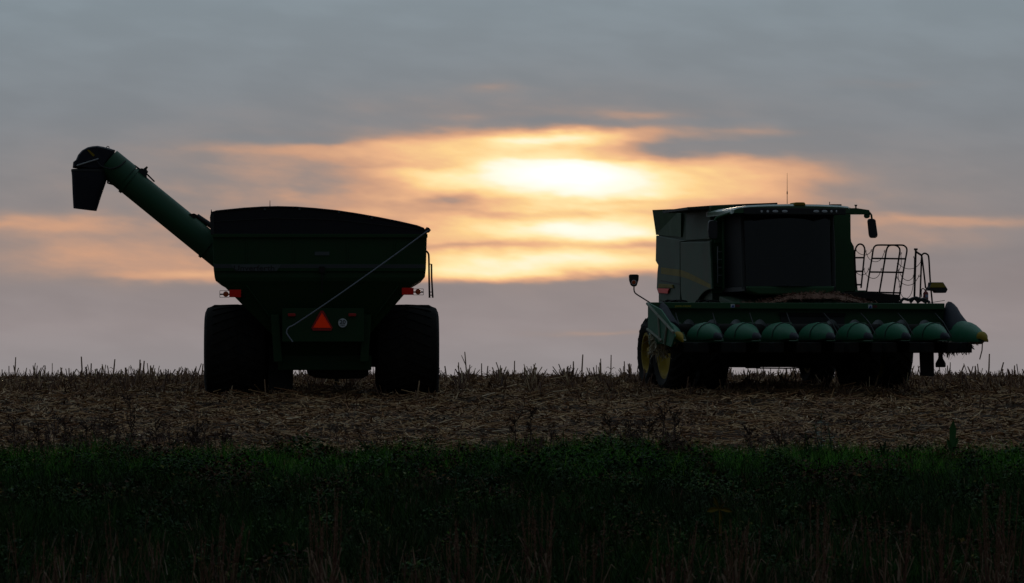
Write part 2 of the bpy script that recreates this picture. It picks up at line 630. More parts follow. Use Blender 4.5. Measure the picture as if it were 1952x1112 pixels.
def build_ground():
    xs = np.concatenate([[-4000, -1500, -500, -200, -90, -50, -30], np.arange(-20, 20.01, .35), [30, 50, 90, 200, 500, 1500, 4000]])
    ys = np.concatenate([[-200, -60, 0, 15, 30, 40], np.arange(46, 124, .35), [126, 130, 135, 142, 160, 200, 280, 400, 900, 2000, 5000]])
    Xg, Yg = np.meshgrid(xs, ys)
    Zg = ground_z(Xg, Yg)
    V = np.stack([Xg, Yg, Zg], -1).reshape(-1, 3)
    nx, ny = len(xs), len(ys)
    i, j = np.meshgrid(np.arange(nx - 1), np.arange(ny - 1))
    a = (j * nx + i).ravel()
    Q = np.stack([a, a + 1, a + nx + 1, a + nx], 1)
    o = np_mesh('ground', V, Q, SOIL, smooth=True)
    tag(o, 'dark soil of the harvested field rising to the crest', kind='structure')


build_ground()


# ------------------------------------------------------------------ scattered stuff (numpy strips)
def strips(P, D, U, Lh, Wd, curl, nseg=2, taper=1.0):
    """bent ribbons: P base (n,3), D unit direction, U unit bend direction, length, width, curl (fraction)"""
    n = len(P)
    S = np.cross(D, U)
    S /= np.linalg.norm(S, axis=1, keepdims=True) + 1e-9
    rows = []
    for k in range(nseg + 1):
        t = k / nseg
        c = P + D * (Lh * t)[:, None] + U * (curl * Lh * t * t)[:, None]
        wv = S * (Wd * .5 * (1 - taper * t ** 1.5 if taper else 1))[:, None]
        rows.append(c - wv)
        rows.append(c + wv)
    V = np.stack(rows, 1)                        # n, 2(nseg+1), 3
    m = 2 * (nseg + 1)
    base = (np.arange(n) * m)[:, None]
    Q = []
    for k in range(nseg):
        Q.append(base + np.array([[2 * k, 2 * k + 1, 2 * k + 3, 2 * k + 2]]))
    return V.reshape(-1, 3), np.concatenate(Q, 1).reshape(-1, 4)


def join(parts):
    Vs, Qs, o = [], [], 0
    for V, Q in parts:
        Vs.append(V)
        Qs.append(Q + o)
        o += len(V)
    return np.concatenate(Vs), np.concatenate(Qs)


def unit(a):
    return a / (np.linalg.norm(a, axis=1, keepdims=True) + 1e-9)


def scatter(n, d0, d1, pw=1.0, margin=1.5):
    d = d0 + (d1 - d0) * RNG.random(n) ** pw
    x = (RNG.random(n) * 2 - 1) * (1000 / F * d + margin)
    return x, d


def direction(n, tilt_lo, tilt_hi):
    a = RNG.random(n) * 2 * np.pi
    t = tilt_lo + (tilt_hi - tilt_lo) * RNG.random(n)
    return np.stack([np.cos(a) * np.cos(t), np.sin(a) * np.cos(t), np.sin(t)], 1)


def stalks(P, D, Lh, r, n=4):
    """small square stalks"""
    ref = np.tile(np.array([[.3, .9, .1]]), (len(P), 1))
    a = unit(np.cross(D, ref))
    b = np.cross(D, a)
    rows = []
    for k, t in ((0, 0), (1, 1)):
        for q in range(n):
            th = 2 * np.pi * q / n
            rows.append(P + D * (Lh * t)[:, None] + (a * np.cos(th) + b * np.sin(th)) * (r * (1 - .25 * t))[:, None])
    V = np.stack(rows, 1)
    base = (np.arange(len(P)) * 2 * n)[:, None]
    Q = [base + np.array([[q, (q + 1) % n, n + (q + 1) % n, n + q]]) for q in range(n)]
    Q.append(base + np.array([[n, n + 1, n + 2, n + 3]]))
    return V.reshape(-1, 3), np.concatenate(Q, 1).reshape(-1, 4)


def build_field():
    parts = []
    # lying husks and leaves
    n = 165000
    x, d = scatter(n, 79.5, 121, .95)
    keep = d > edge_d(x) - RNG.random(n) * 1.2
    x, d = x[keep], d[keep]
    n = len(x)
    P = np.stack([x, d, ground_z(x, d) + .01 + .05 * RNG.random(n) ** 2], 1)
    D = direction(n, -.05, .30)
    D[:, 1] *= .6
    D = unit(D)
    U = unit(np.stack([RNG.normal(size=n) * .35, RNG.normal(size=n) * .35, np.ones(n)], 1))
    U = unit(U - D * (U * D).sum(1, keepdims=True))
    Lh = .05 + .17 * RNG.random(n) ** 1.9
    parts.append(strips(P, D, U, Lh, .012 + .032 * RNG.random(n) ** 1.7, RNG.normal(size=n) * .22 - .05, 2, .55))
    # lying stalk pieces
    n = 7000
    x, d = scatter(n, 80.5, 121)
    k = d > edge_d(x)
    x, d = x[k], d[k]
    n = len(x)
    P = np.stack([x, d, ground_z(x, d) + .03 + .04 * RNG.random(n)], 1)
    parts.append(stalks(P, direction(n, -.04, .25), .12 + .38 * RNG.random(n), .007 + .007 * RNG.random(n)))
    V, Q = join(parts)
    tag(np_mesh('corn_residue', V, Q, RESID), 'tan mat of chopped corn husks and leaves covering the field', 'residue', kind='stuff')
    # standing stubble, in rows
    parts = []
    rows = np.arange(-14, 14, .762)
    X, Yv = [], []
    for r in rows:
        yy = np.arange(90, 122, .17)
        yy = yy + RNG.normal(size=len(yy)) * .05
        cl = .5 + .5 * np.sin(yy * 2.3 + r * 1.9) * np.sin(yy * .9 - r * 2.7)
        yy = yy[RNG.random(len(yy)) < np.interp(yy, [90, 96, 99, 101, 122], [.02, .08, .4, .85, .9]) * (.35 + .8 * cl)]
        Yv.append(yy)
        X.append(r + .06 * yy * 0 + RNG.normal(size=len(yy)) * .05)
    x, d = np.concatenate(X), np.concatenate(Yv)
    n = len(x)
    D = unit(np.stack([RNG.normal(size=n) * .34, RNG.normal(size=n) * .3, np.ones(n)], 1))
    Lh = .09 + .38 * RNG.random(n) ** 2.4
    P = np.stack([x, d, ground_z(x, d) - .02], 1)
    parts.append(stalks(P, D, Lh, .011 + .007 * RNG.random(n)))
    # frayed leaves round the stubble
    n2 = 42000
    pick = RNG.integers(0, n, n2)
    x2 = x[pick] + RNG.normal(size=n2) * .16
    d2 = d[pick] + RNG.normal(size=n2) * .1
    P = np.stack([x2, d2, ground_z(x2, d2) - .01], 1)
    D = direction(n2, .35, 1.35)
    U = unit(np.stack([RNG.normal(size=n2), RNG.normal(size=n2), RNG.normal(size=n2) * .3], 1))
    U = unit(U - D * (U * D).sum(1, keepdims=True))
    parts.append(strips(P, D, U, .07 + .20 * RNG.random(n2) ** 1.4, .014 + .028 * RNG.random(n2), RNG.normal(size=n2) * .4, 2, .7))
    V, Q = join(parts)
    tag(np_mesh('corn_stubble', V, Q, STUB), 'short brown corn stubble standing around both machines', 'stubble', kind='stuff')


build_field()


def build_bank():
    parts = []
    n = 210000
    x, d = scatter(n, 47, 83.5, .85, 1.0)
    lim = edge_d(x) + .5 * RNG.normal(size=n)
    k = d < lim
    x, d = x[k], d[k]
    n = len(x)
    tuft = .5 + .5 * np.sin(x * 2.1 + 1.3 * np.sin(d * 1.1)) * np.sin(d * 1.7 + .8 * np.sin(x * 1.5))
    low = np.clip((78 - d) / 14, 0, 1)
    hgt = (.08 + .20 * RNG.random(n)) * (.45 + 1.0 * tuft) * (1 + .55 * low)
    P = np.stack([x, d, ground_z(x, d) - .01], 1)
    D = direction(n, .75, 1.5)
    D[:, 2] += .9 * low
    D = unit(D)
    U = unit(np.stack([D[:, 0], D[:, 1], -np.ones(n) * .6], 1))
    U = unit(U - D * (U * D).sum(1, keepdims=True))
    wd, cl = .007 + .009 * RNG.random(n), .1 + .45 * RNG.random(n)
    lit_edge = d + .9 * np.sin(x * 1.1) + 1.6 * RNG.normal(size=n) > 75.2
    for k, nm, mt, lb in ((lit_edge, 'lit_verge_grass', LITG, 'grass strip along the edge of the field, its light painted in as brighter green'),
                          (~lit_edge, 'shaded_bank_grass', GRASS, 'grass covering the ditch bank below the field, its shade painted in as dark green')):
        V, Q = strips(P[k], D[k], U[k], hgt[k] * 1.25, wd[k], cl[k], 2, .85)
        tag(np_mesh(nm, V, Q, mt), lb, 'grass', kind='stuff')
    # leafy weeds in mounds of different kinds
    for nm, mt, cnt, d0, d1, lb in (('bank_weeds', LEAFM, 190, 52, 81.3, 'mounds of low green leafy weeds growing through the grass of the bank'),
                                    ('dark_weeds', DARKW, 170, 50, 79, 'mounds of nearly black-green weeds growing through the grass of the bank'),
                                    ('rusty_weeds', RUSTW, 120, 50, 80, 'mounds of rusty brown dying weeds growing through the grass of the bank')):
        parts = []
        for k in range(cnt):
            dc = d0 + (d1 - d0) * RNG.random() ** .75
            xc = (RNG.random() * 2 - 1) * (1000 / F * dc + .6)
            if dc > edge_d(xc) + .3:
                continue
            rx, hh = .18 + .45 * RNG.random(), .16 + .30 * RNG.random()
            n = int(140 + 260 * rx)
            a, rr = RNG.random(n) * 2 * np.pi, np.sqrt(RNG.random(n))
            x, d = xc + rx * rr * np.cos(a), dc + rx * 1.3 * rr * np.sin(a)
            P = np.stack([x, d, ground_z(x, d) + .03 + hh * (1 - .75 * rr ** 2) * (.35 + .75 * RNG.random(n))], 1)
            D = direction(n, -.3, 1.0)
            U = unit(np.stack([RNG.normal(size=n) * .4, RNG.normal(size=n) * .4, np.ones(n)], 1))
            U = unit(U - D * (U * D).sum(1, keepdims=True))
            S = np.cross(D, U)
            Lf = (.03 + .05 * RNG.random(n)) * (.7 + .7 * RNG.random())
            wf = .18 + .2 * RNG.random()
            V = np.stack([P, P + D * (Lf * .5)[:, None] + S * (Lf * wf)[:, None], P + D * Lf[:, None] - U * (Lf * .2)[:, None],
                          P + D * (Lf * .5)[:, None] - S * (Lf * wf)[:, None]], 1).reshape(-1, 3)
            parts.append((V, np.arange(n * 4).reshape(-1, 4)))
            ns = 7
            q = RNG.integers(0, n, ns)
            B = np.stack([xc + RNG.normal(size=ns) * .05, dc + RNG.normal(size=ns) * .05, np.full(ns, float(ground_z(xc, dc)))], 1)
            v = P[q] - B
            parts.append(stalks(B, unit(v), np.linalg.norm(v, axis=1) * 1.05, np.full(ns, .004)))
        V, Q = join(parts)
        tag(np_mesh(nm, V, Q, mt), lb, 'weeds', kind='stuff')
    # dry, reddish stems scattered through the bank, thicker towards the camera
    n = 3900
    x, d = scatter(n, 47.5, 80, 1.7, 1.0)
    clump = np.sin(x * 1.7 + 3.0) + np.sin(x * .6 + d * .3)
    k = clump + .9 * RNG.normal(size=n) > np.interp(d, [48, 56, 62, 80], [-.6, -.2, .7, 1.3])
    x, d = x[k], d[k]
    n = len(x)
    P = np.stack([x, d, ground_z(x, d) - .01], 1)
    lean = np.sin(x * .8) * .12
    D = unit(np.stack([lean + RNG.normal(size=n) * .13, RNG.normal(size=n) * .13, np.ones(n)], 1))
    U = unit(np.stack([RNG.normal(size=n), RNG.normal(size=n) * .4, -.2 * np.ones(n)], 1))
    U = unit(U - D * (U * D).sum(1, keepdims=True))
    hgt = np.interp(d, [48, 56, 64, 80], [.75, .65, .42, .3]) * (.55 + .6 * RNG.random(n))
    a = strips(P, D, U, hgt, .007 + .004 * RNG.random(n), np.abs(RNG.normal(size=n)) * .13, 3, .5)
    # narrow seed heads near the tops
    tip = P + D * (hgt * .78)[:, None] + U * (.13 * hgt * .5)[:, None]
    b = strips(tip, unit(D + U * .2), U, hgt * .3, .013 + .006 * RNG.random(n), .05 * np.ones(n), 2, .9)
    V, Q = join([a, b])
    tag(np_mesh('dry_grass', V, Q, DRYG), 'thin rusty dry grass stems scattered through the green bank', 'dry grass', kind='stuff')


build_bank()

# ------------------------------------------------------------------ wheels
def tyre_mesh(R, Wd, rim, nl, lug=.045):
    mb = MB()
    R0 = R - lug
    prof = [(-.36, rim - .02), (-.42, rim + .03), (-.47, rim + .25 * (R0 - rim)), (-.5, rim + .55 * (R0 - rim)), (-.49, R0 - .14), (-.455, R0 - .05),
            (-.38, R0 - .015), (-.2, R0), (0, R0 + .004)]
    prof = prof + [(-a, r) for a, r in prof[-2::-1]]
    mb.lathe([(a * Wd, r) for a, r in prof], (0, 0, 0), 'X', 56, True)
    pitch = 2 * math.pi / nl
    for s in (-1, 1):
        for k in range(nl):
            a0 = pitch * (k + (.5 if s > 0 else 0))
            rings = []
            for q in range(5):
                t = q / 4
                xx = s * Wd * (-.03 + .50 * t)
                an = a0 + pitch * 1.15 * t
                rb = R0 - .03 - (.09 * max(0, t - .7) / .3)
                rt = R - (.012 * t) - (.085 * max(0, t - .75) / .25)
                hw = (.036 + .008 * t) / R
                rings.append([(xx, rb * math.cos(an - hw), rb * math.sin(an - hw)), (xx, rt * math.cos(an - hw * .8), rt * math.sin(an - hw * .8)),
                              (xx, rt * math.cos(an + hw * .8), rt * math.sin(an + hw * .8)), (xx, rb * math.cos(an + hw), rb * math.sin(an + hw))])
            mb.loft(rings)
    return mb


def rim_mesh(rim, Wd, out):
    """dished rim, open towards side out (+1 / -1)"""
    mb = MB()
    h = Wd * .40
    prof = [(-h, rim - .05), (-h, rim + .03), (-h + .03, rim + .035), (-h + .05, rim - .01), (h - .05, rim - .01), (h - .03, rim + .035), (h, rim + .03), (h, rim - .05),
            (h * .45, rim - .1), (h * .25, rim * .5), (h * .25, .10), (h * .2, .10), (h * .2, rim * .5), (h * .38, rim - .12), (-h * .8, rim - .06)]
    mb.lathe([(out * a, r) for a, r in prof], (0, 0, 0), 'X', 40, True)
    return mb


def wheel(parent, c, R, Wd, rim, nl, out, rim_mat, phase=0.0, lug=.045):
    e = empty('wheel', c, 0, parent)
    t = tyre_mesh(R, Wd, rim, nl, lug).build('tyre', RUBBER, e, smooth=True)
    t.rotation_euler = (phase, 0, 0)
    rim_mesh(rim, Wd, out).build('rim', rim_mat, e, smooth=True)
    hb = MB()
    h = Wd * .40 * out
    hb.lathe([(h * .1, .17), (h * .5, .17), (h * .55, .13), (h * .8, .12), (h * .85, .07)], (0, 0, 0), 'X', 20)
    for k in range(10):
        a = 2 * math.pi * k / 10
        y, z = .23 * math.cos(a), .23 * math.sin(a)
        hb.tube([(h * .2, y, z), (h * .32, y, z)], .018, 6)
    hb.build('hub', rim_mat if rim_mat is YELLOW else IRON, e, smooth=True)
    return e


# ------------------------------------------------------------------ grain cart
def build_cart():
    D0 = 99.0
    x0 = (613 - CX) / F * D0
    zg = float(gz(D0)) - .03
    rz = math.radians(2.0)
    root = empty('grain_cart', (x0, D0, zg), rz)
    tag(root, 'dark green grain cart seen from behind with its unloading auger raised to the left', 'grain cart')
    f = Frame((x0, D0, zg), rz)
    P = f.at
    YR, YF = -1.75, 3.0                         # rear and front wall of the tank
    # ---- tank: upper box, belt, lower hopper
    def ring(l, r, py, y0, y1):
        a, b = P(l, py, YR), P(r, py, YR)
        return [(a.x, y0, a.z), (b.x, y0, a.z), (b.x, y1, a.z), (a.x, y1, a.z)]
    mb = MB()
    mb.loft([ring(405, 814, 446, YR, YF), ring(407, 812, 512, YR, YF), ring(409, 810, 529, YR, YF), ring(411, 799, 536, YR + .02, YF - .02),
             ring(424, 786, 543, YR + .06, YF - .06), ring(520, 702, 640, YR + .55, YF - .7), ring(548, 676, 688, YR + .75, YF - 1.0)])
    tank = mb.build('tank', CGREEN, root, bevel=.015)
    # rim rails and pressed ribs of the rear wall
    zt = P(500, 450, YR).z
    mb = MB()
    mb.box(P(404, 0, YR).x, P(815, 0, YR).x, YR - .05, YR - .002, zt - .035, zt + .04)
    mb.build('rim_rail', CGREEN, root, bevel=.01)
    mb = MB()
    zb0, zb1 = P(500, 518, YR).z, P(500, 503, YR).z
    mb.box(P(407.5, 0, YR).x, P(811.5, 0, YR).x, YR - .035, YR - .002, zb0, zb1)
    belt = mb.build('belt_band', CGREEN, root, bevel=.012)
    mb = MB()
    mb.box(P(408, 0, YR).x, P(811, 0, YR).x, YR - .0375, YR - .0352, P(0, 511, YR).z, P(0, 503.6, YR).z)
    mb.build('grey_stripe', mat('stripe_grey', (.035, .042, .047), .5), belt)
    mb = MB()
    mb.prism([P(*q, YR - .039) for q in ((440, 504.5), (536, 504.5), (527, 517), (449, 517))], (0, -.003, 0))
    plate = mb.build('name_plate', BAND, belt)
    c = P(484.5, 511.2, YR - .0445)
    text('lettering', 'Unverferth', INK, belt, c, 77 / 96.0, .105, .018)
    mb = MB()
    a, b = P(600, 480, YR - .003), P(628, 487, YR - .003)
    mb.box(a.x, b.x, YR - .012, YR - .003, b.z, a.z)
    mb.build('warning_decal', BAND, root)
    mb = MB()
    mb.box(P(608, 0, YR).x, P(619, 0, YR).x, YR - .07, YR - .036, P(0, 520, YR).z, P(0, 508, YR).z)
    mb.build('latch', IRON, root, bevel=.006)
    mb = MB()
    mb.tube([P(614, 520, YR - .05), P(614, 540, YR - .06), P(613.5, 560, YR - .05)], .012)
    mb.build('gate_rod', IRON, root)
    for px in (470, 560, 662, 752):              # pressed stiffeners and weld seams of the rear wall
        mb = MB()
        mb.box(P(px - 1.6, 0, YR).x, P(px + 1.6, 0, YR).x, YR - .014, YR - .002, P(0, 501, YR).z, P(0, 455, YR).z)
        mb.build('wall_rib', CGREEN, root, bevel=.005)
    for px0, px1 in ((470, 540), (760, 688)):
        mb = MB()
        mb.tube([P(px0, 545, YR + .03), P(px1, 640, YR + .52)], .02, 6)
        mb.build('hopper_rib', CGREEN, root)
    # ---- roll tarp over bows
    prof = [(404, 447), (404, 404), (411, 402), (430, 400), (465, 396.5), (500, 394.3), (530, 393.6), (565, 394.5), (600, 397), (640, 401),
            (680, 407), (720, 414), (760, 422), (795, 430), (808, 435), (814, 441), (814, 447)]
    pts = [P(*q, YR) for q in prof]
    mb = MB()
    nsec = 9
    rings = []
    for k in range(nsec):
        t = k / (nsec - 1)
        y = YR - .02 + (YF - YR + .04) * t
        sag = -.02 * math.sin(math.pi * ((t * 4) % 1))
        rings.append([(p.x, y, p.z + (sag if 2 <= i < len(pts) - 2 else 0)) for i, p in enumerate(pts)])
    mb.loft(rings)
    tarp = mb.build('roll_tarp', TARP, root, smooth=True)
    mb = MB()
    hem = [P(q[0], q[1] + 1.3, YR - .03) for q in prof[2:-2]]
    mb.tube(hem, .022, 6)
    mb.build('hem', TARP, tarp, smooth=True)
    mb = MB()
    mb.tube([P(404, 423, YR - .035), P(520, 416, YR - .035), P(640, 419, YR - .035), P(808, 438, YR - .035)], .008, 5)
    mb.build('seam', BLACK, tarp)
    for px, py in ((505, 399.5), (571, 399), (646, 405), (709, 416)):
        mb = MB()
        c = P(px, py, YR - .045)
        mb.box(c.x - .022, c.x + .022, c.y - .01, c.y + .012, c.z - .02, c.z + .02)
        mb.build('buckle', BAND, tarp, bevel=.004)
    mb = MB()
    q = [P(815, 439, YR - .15), P(815, 439, YF + .1)]
    mb.tube(q, .055, 12)
    mb.tube([P(812, 435, YR - .12), P(820, 441, YR - .12)], .03, 8)
    mb.build('tarp_roller', BLACK, root, smooth=True)
    mb = MB()                                   # pointed tarp stop on the left corner
    mb.prism([P(*q, YR - .05) for q in ((401.5, 447), (401, 428), (400, 415), (401.5, 408), (402.4, 398.5), (404.5, 405), (408, 410), (408, 447))], (0, .2, 0))
    mb.build('tarp_stop', BLACK, root)
    # crank arm hanging across the rear wall
    mb = MB()
    mb.tube(curve([P(817, 439, YR - .16), P(735, 499, YR - .17), P(640, 566, YR - .19), P(566, 616, YR - .2), P(551, 624, YR - .2), P(546.5, 632, YR - .2),
                   P(548.5, 639, YR - .2), P(558, 652, YR - .2)], 5), .0135, 8)
    mb.build('tarp_crank', PIPE, root, smooth=True)
    mb = MB()
    c = P(514.6, 392, .6)
    mb.tube([P(514.6, 394, .6), P(514.6, 389, .6), P(514.6, 382.5, .6)], [.009, .007, .005], 5)
    mb.build('antenna', BLACK, root)
    # ---- access ladder at the right front corner
    mb = MB()
    yl = -1.2
    mb.tube(curve([P(808, 479, yl), P(813, 479.5, yl), P(816.5, 484, yl), P(817.5, 492, yl), P(818, 530, yl), P(818.8, 568, yl)], 4), .019, 7)
    mb.build('handrail', IRON, root, smooth=True)
    mb = MB()
    mb.tube([P(817.5, 504, yl), P(822.5, 504, yl), P(822.8, 530, yl), P(825, 568, yl)], .018, 7)
    mb.build('ladder_rail', IRON, root, smooth=True)
    for k in range(2):
        mb = MB()
        mb.tube([P(818.6, 557 + 6 * k, yl), P(824.6, 557 + 6 * k, yl)], .01, 6)
        mb.build('rung', IRON, root)
    # ---- rear lights on their brackets
    for (r0, r1, ry0, ry1, cx, cy, b0, b1) in ((437, 459.5, 552.5, 567, 430.5, 561, 419, 437), (766, 788.5, 549, 562.5, 797, 556.5, 788, 807)):
        e = empty('tail_light', (0, 0, 0), 0, root)
        mb = MB()
        a, b = P(r0, ry1, YR + .1), P(r1, ry0, YR + .1)
        mb.box(a.x, b.x, YR + .06, YR + .1, a.z, b.z)
        mb.build('red_reflector', RED, e, bevel=.006)
        mb = MB()
        c = P(cx, cy, YR + .1)
        mb.lathe([(-.05, .03), (-.045, .052), (0, .056), (.03, .05)], c, 'Y', 20)
        mb.build('amber_lamp', AMBER, e, smooth=True)
        mb = MB()
        zz = P(0, cy, YR + .1).z
        mb.box(min(P(b0, 0, YR).x, P(cx, 0, YR).x), max(P(b1, 0, YR).x, P(cx, 0, YR).x), YR + .11, YR + .125, zz - .014, zz + .014)
        mb.build('bracket', IRON, e)
        mb = MB()
        mb.tube([P(b0, ry0 + 2, YR + .12), P(b1, ry0 + 2, YR + .12)], .005, 5)
        mb.tube([P(b0, ry1, YR + .12), P(b1, ry1, YR + .12)], .005, 5)
        q = b0 if cx < 600 else b1
        mb.tube([P(q, ry0 + 2, YR + .12), P(q, ry1, YR + .12)], .005, 5)
        mb.build('wire_guard', IRON, e)
        mb = MB()                               # arm to the hopper
        s = (r1, 520) if cx < 600 else (r0, 705)
        mb.tube([P(s[0], (ry0 + ry1) / 2 + 4, YR + .14), P(s[1], (ry0 + ry1) / 2 + 22, YR + .7)], .035, 6)
        mb.build('light_arm', IRON, e)
    for px in (556, 671.5):
        mb = MB()
        c = P(px, 600.5, YR + .05)
        mb.box(c.x - .075, c.x + .075, c.y - .015, c.y + .01, c.z - .03, c.z + .03)
        mb.build('reflector', DKRED, root, bevel=.01)
    # ---- rear cross panel with the slow-vehicle triangle and the speed disc
    mb = MB()
    a, b = P(538, 652, YR + .12), P(694, 588, YR + .12)
    mb.box(a.x, b.x, YR + .08, YR + .16, a.z, b.z)
    mb.build('rear_panel', CGREEN, root, bevel=.01)
    tri = empty('slow_vehicle_sign', (0, 0, 0), 0, root)
    mb = MB()
    mb.prism([P(*q, YR + .06) for q in ((611, 592.5), (616.5, 592.5), (634, 625), (631.5, 630.5), (596.5, 630.5), (593.5, 625))], (0, .01, 0))
    mb.build('sign_border', DKRED, tri)
    mb = MB()
    mb.prism([P(*q, YR + .056) for q in ((613.8, 597), (630.8, 625), (597.2, 625))], (0, -.004, 0))
    mb.build('sign_face', FLUO, tri)
    mb = MB()
    c = P(653.2, 615.8, YR + .05)
    mb.lathe([(-.005, .088), (.004, .088), (.025, .085)], c, 'Y', 28)
    disc = mb.build('speed_disc', mat('speed_disc_white', (.62, .64, .7), .5), root)
    text('speed_number', '20', INK, disc, (c.x, c.y - .009, c.z + .018), .118, .083, .012)
    text('speed_unit', 'MPH', INK, disc, (c.x, c.y - .009, c.z - .05), .085, .026, .0)
    # ---- frame
    for px0, px1, s in ((516, 532, 1), (692, 708, -1)):
        mb = MB()
        mb.prism([P(*q, YR + .25) for q in ((px0, 600), (px1, 600), (px1 + 6 * s, 690), (px0 + 6 * s, 690))], (0, .3, 0))
        mb.build('frame_upright', CGREEN, root, bevel=.01)
    mb = MB()
    a, b = P(530, 706, -1.0), P(708, 678, -1.0)
    mb.box(a.x, b.x, -1.1, -.85, a.z, b.z)
    mb.build('rear_crossbeam', CGREEN, root, bevel=.015)
    mb = MB()
    a, b = P(505, 700, 0), P(722, 655, 0)
    mb.box(a.x, b.x, -.2, .2, a.z, b.z)
    mb.build('axle', IRON, root, bevel=.02)
    mb = MB()
    mb.prism([P(*q, -.6) for q in ((583, 700), (704, 700), (702, 716), (690, 722), (628, 723), (600, 720), (586, 714))], (0, 1.6, 0))
    mb.build('sump', IRON, root, bevel=.02)
    mb = MB()
    a, b = P(504, 690, .6), P(722, 572, .6)
    mb.box(a.x, b.x, .5, .9, a.z, b.z)
    mb.build('gap_blocker', IRON, root, bevel=.02)  # added dark box that shuts out the sky between tyres and hopper
    mb = MB()                                   # dark block standing in for a tyre inboard of the left wheel
    mb.prism([P(*q, -.7) for q in ((512, 660), (556, 660), (558.5, 702), (558, 742), (512, 744))], (0, .8, 0))
    mb.build('tyre_stand_in', IRON, root, bevel=.02)
    mb = MB()
    mb.prism([(-.35, .8, .55), (.35, .8, .55), (.12, 6.2, .5), (-.12, 6.2, .5)], (0, 0, .22))
    mb.build('drawbar', CGREEN, root, bevel=.02)
    mb = MB()
    mb.tube([(.3, 4.9, .05), (.3, 4.9, 1.0)], .05, 10)
    mb.box(.18, .42, 4.78, 5.02, -.02, .03)
    mb.build('parking_jack', IRON, root)
    # ---- wheels
    R = .945
    for l, r, out, ph in ((390, 512, -1, .1), (715, 836.5, 1, .27)):
        a, b = P(l, 660, 0), P(r, 660, 0)
        wheel(root, ((a.x + b.x) / 2, 0, R - .03), R, (b.x - a.x) * .995, .43, 26, out, CGREEN, ph, .022)
    # ---- unloading auger, raised to the left
    YA = 1.7
    ax0, ax1 = P(480, 535, YA), P(218, 322, YA)
    dirv = (ax1 - ax0).normalized()
    nrm = Vector((-dirv.z, 0, dirv.x))
    if nrm.z < 0: nrm = -nrm
    rA = 26.3 * (D0 + YA) / F
    mb = MB()
    mb.tube([ax0, ax1], rA, 28)
    tube = mb.build('auger_tube', AUGERG, root, smooth=True)

    def along(px):
        t = (P(px, 400, YA).x - ax0.x) / dirv.x
        return ax0 + dirv * t
    for px in (246, 398):
        mb = MB()
        c = along(px)
        mb.tube([c - dirv * .03, c + dirv * .03], rA + .025, 28)
        mb.build('flange', AUGERG, tube, smooth=True)
    mb = MB()                                   # hydraulic line along the top
    mb.tube([along(238) + nrm * (rA + .03) + Vector((0, -.05, 0)), along(262) + nrm * (rA + .05) + Vector((0, -.05, 0)), along(276) + nrm * (rA + .03)], .018, 6)
    mb.build('hydraulic_line', BLACK, tube, smooth=True)
    mb = MB()                                   # ragged work-light bracket
    mb.prism([P(*q, YA - .1) for q in ((262, 331), (265, 326), (267, 321.5), (271, 321), (273, 322), (280, 317), (281.5, 318.5), (279, 323), (282, 327), (279, 332), (280, 341))], (0, .2, 0))
    mb.build('work_light', BLACK, tube)
    mb = MB()
    mb.prism([P(*q, YA - .16) for q in ((347, 415), (360, 408.5), (370, 407), (376, 410), (372, 415), (360, 416))], (0, .3, 0))
    mb.build('cylinder_lug', IRON, tube)
    e = empty('lift_cylinder', (0, 0, 0), 0, root)
    mb = MB()
    mb.tube([P(372, 410.5, YA), P(384, 418.5, YA)], .028, 10)
    mb.build('piston_rod', STEEL, e, smooth=True)
    mb = MB()
    mb.tube([P(375, 412, YA), P(412, 437, YA)], .055, 12)
    mb.build('cylinder_barrel', BLACK, e, smooth=True)
    # discharge hood and rubber spout
    Z = lambda X, Y: (130 + X / 7.94, 270 + Y / 7.94)
    hood = [(70, 400), (78, 318), (118, 286), (150, 210), (210, 140), (300, 90), (375, 74), (450, 68), (530, 82), (620, 104), (710, 132), (690, 200), (600, 330), (560, 420), (430, 440), (250, 425)]
    hw = rA * .98
    mb = MB()
    rings = []
    for t, sc in ((-1, .86), (-.8, .97), (-.3, 1), (.3, 1), (.8, .97), (1, .86)):
        pp = [P(*Z(*q), YA) for q in hood]
        c = sum(pp, Vector()) / len(pp)
        rings.append([Vector((c.x + (p.x - c.x) * sc, YA + t * hw, c.z + (p.z - c.z) * sc)) for p in pp])
    mb.loft(rings)
    hd = mb.build('discharge_hood', CHUTE, root, smooth=True)
    # collar joining hood and tube
    mb = MB()
    c0, c1 = along(243), along(206)
    mb.tube([c0 + Vector((0, 0, .03)), c1 + Vector((0, 0, .04))], [rA + .02, rA + .01], 26)
    mb.build('hood_collar', AUGERG, hd, smooth=True)
    mb = MB()
    mb.prism([P(*Z(*q), YA - hw - .01) for q in ((285, 130), (310, 122), (405, 205), (380, 232))], (0, -.004, 0))
    mb.build('yellow_decal', YELLOW, hd)
    mb = MB()
    mb.tube([P(*Z(130, 365), YA - hw - .03), P(*Z(460, 262), YA - hw - .03)], .016, 7)
    mb.build('spout_rod', STEEL, hd, smooth=True)
    mb = MB()
    mb.tube(curve([P(*Z(430, 290), YA - hw - .03), P(*Z(500, 370), YA - hw - .05), P(*Z(640, 410), YA - hw - .04), P(*Z(780, 370), YA - hw - .02), P(*Z(870, 290), YA - .2)], 5), .014, 6)
    mb.build('hydraulic_hose', BLACK, hd, smooth=True)
    mb = MB()
    mb.torus(P(*Z(600, 92), YA), .025, .008)
    mb.build('lifting_eye', IRON, hd)
    mb = MB()
    mb.tube([P(*Z(600, 560), YA), P(*Z(600, 630), YA)], .02, 6)
    mb.tube([P(*Z(590, 625), YA), P(*Z(685, 655), YA)], .018, 6)
    mb.build('hood_latch', IRON, hd)

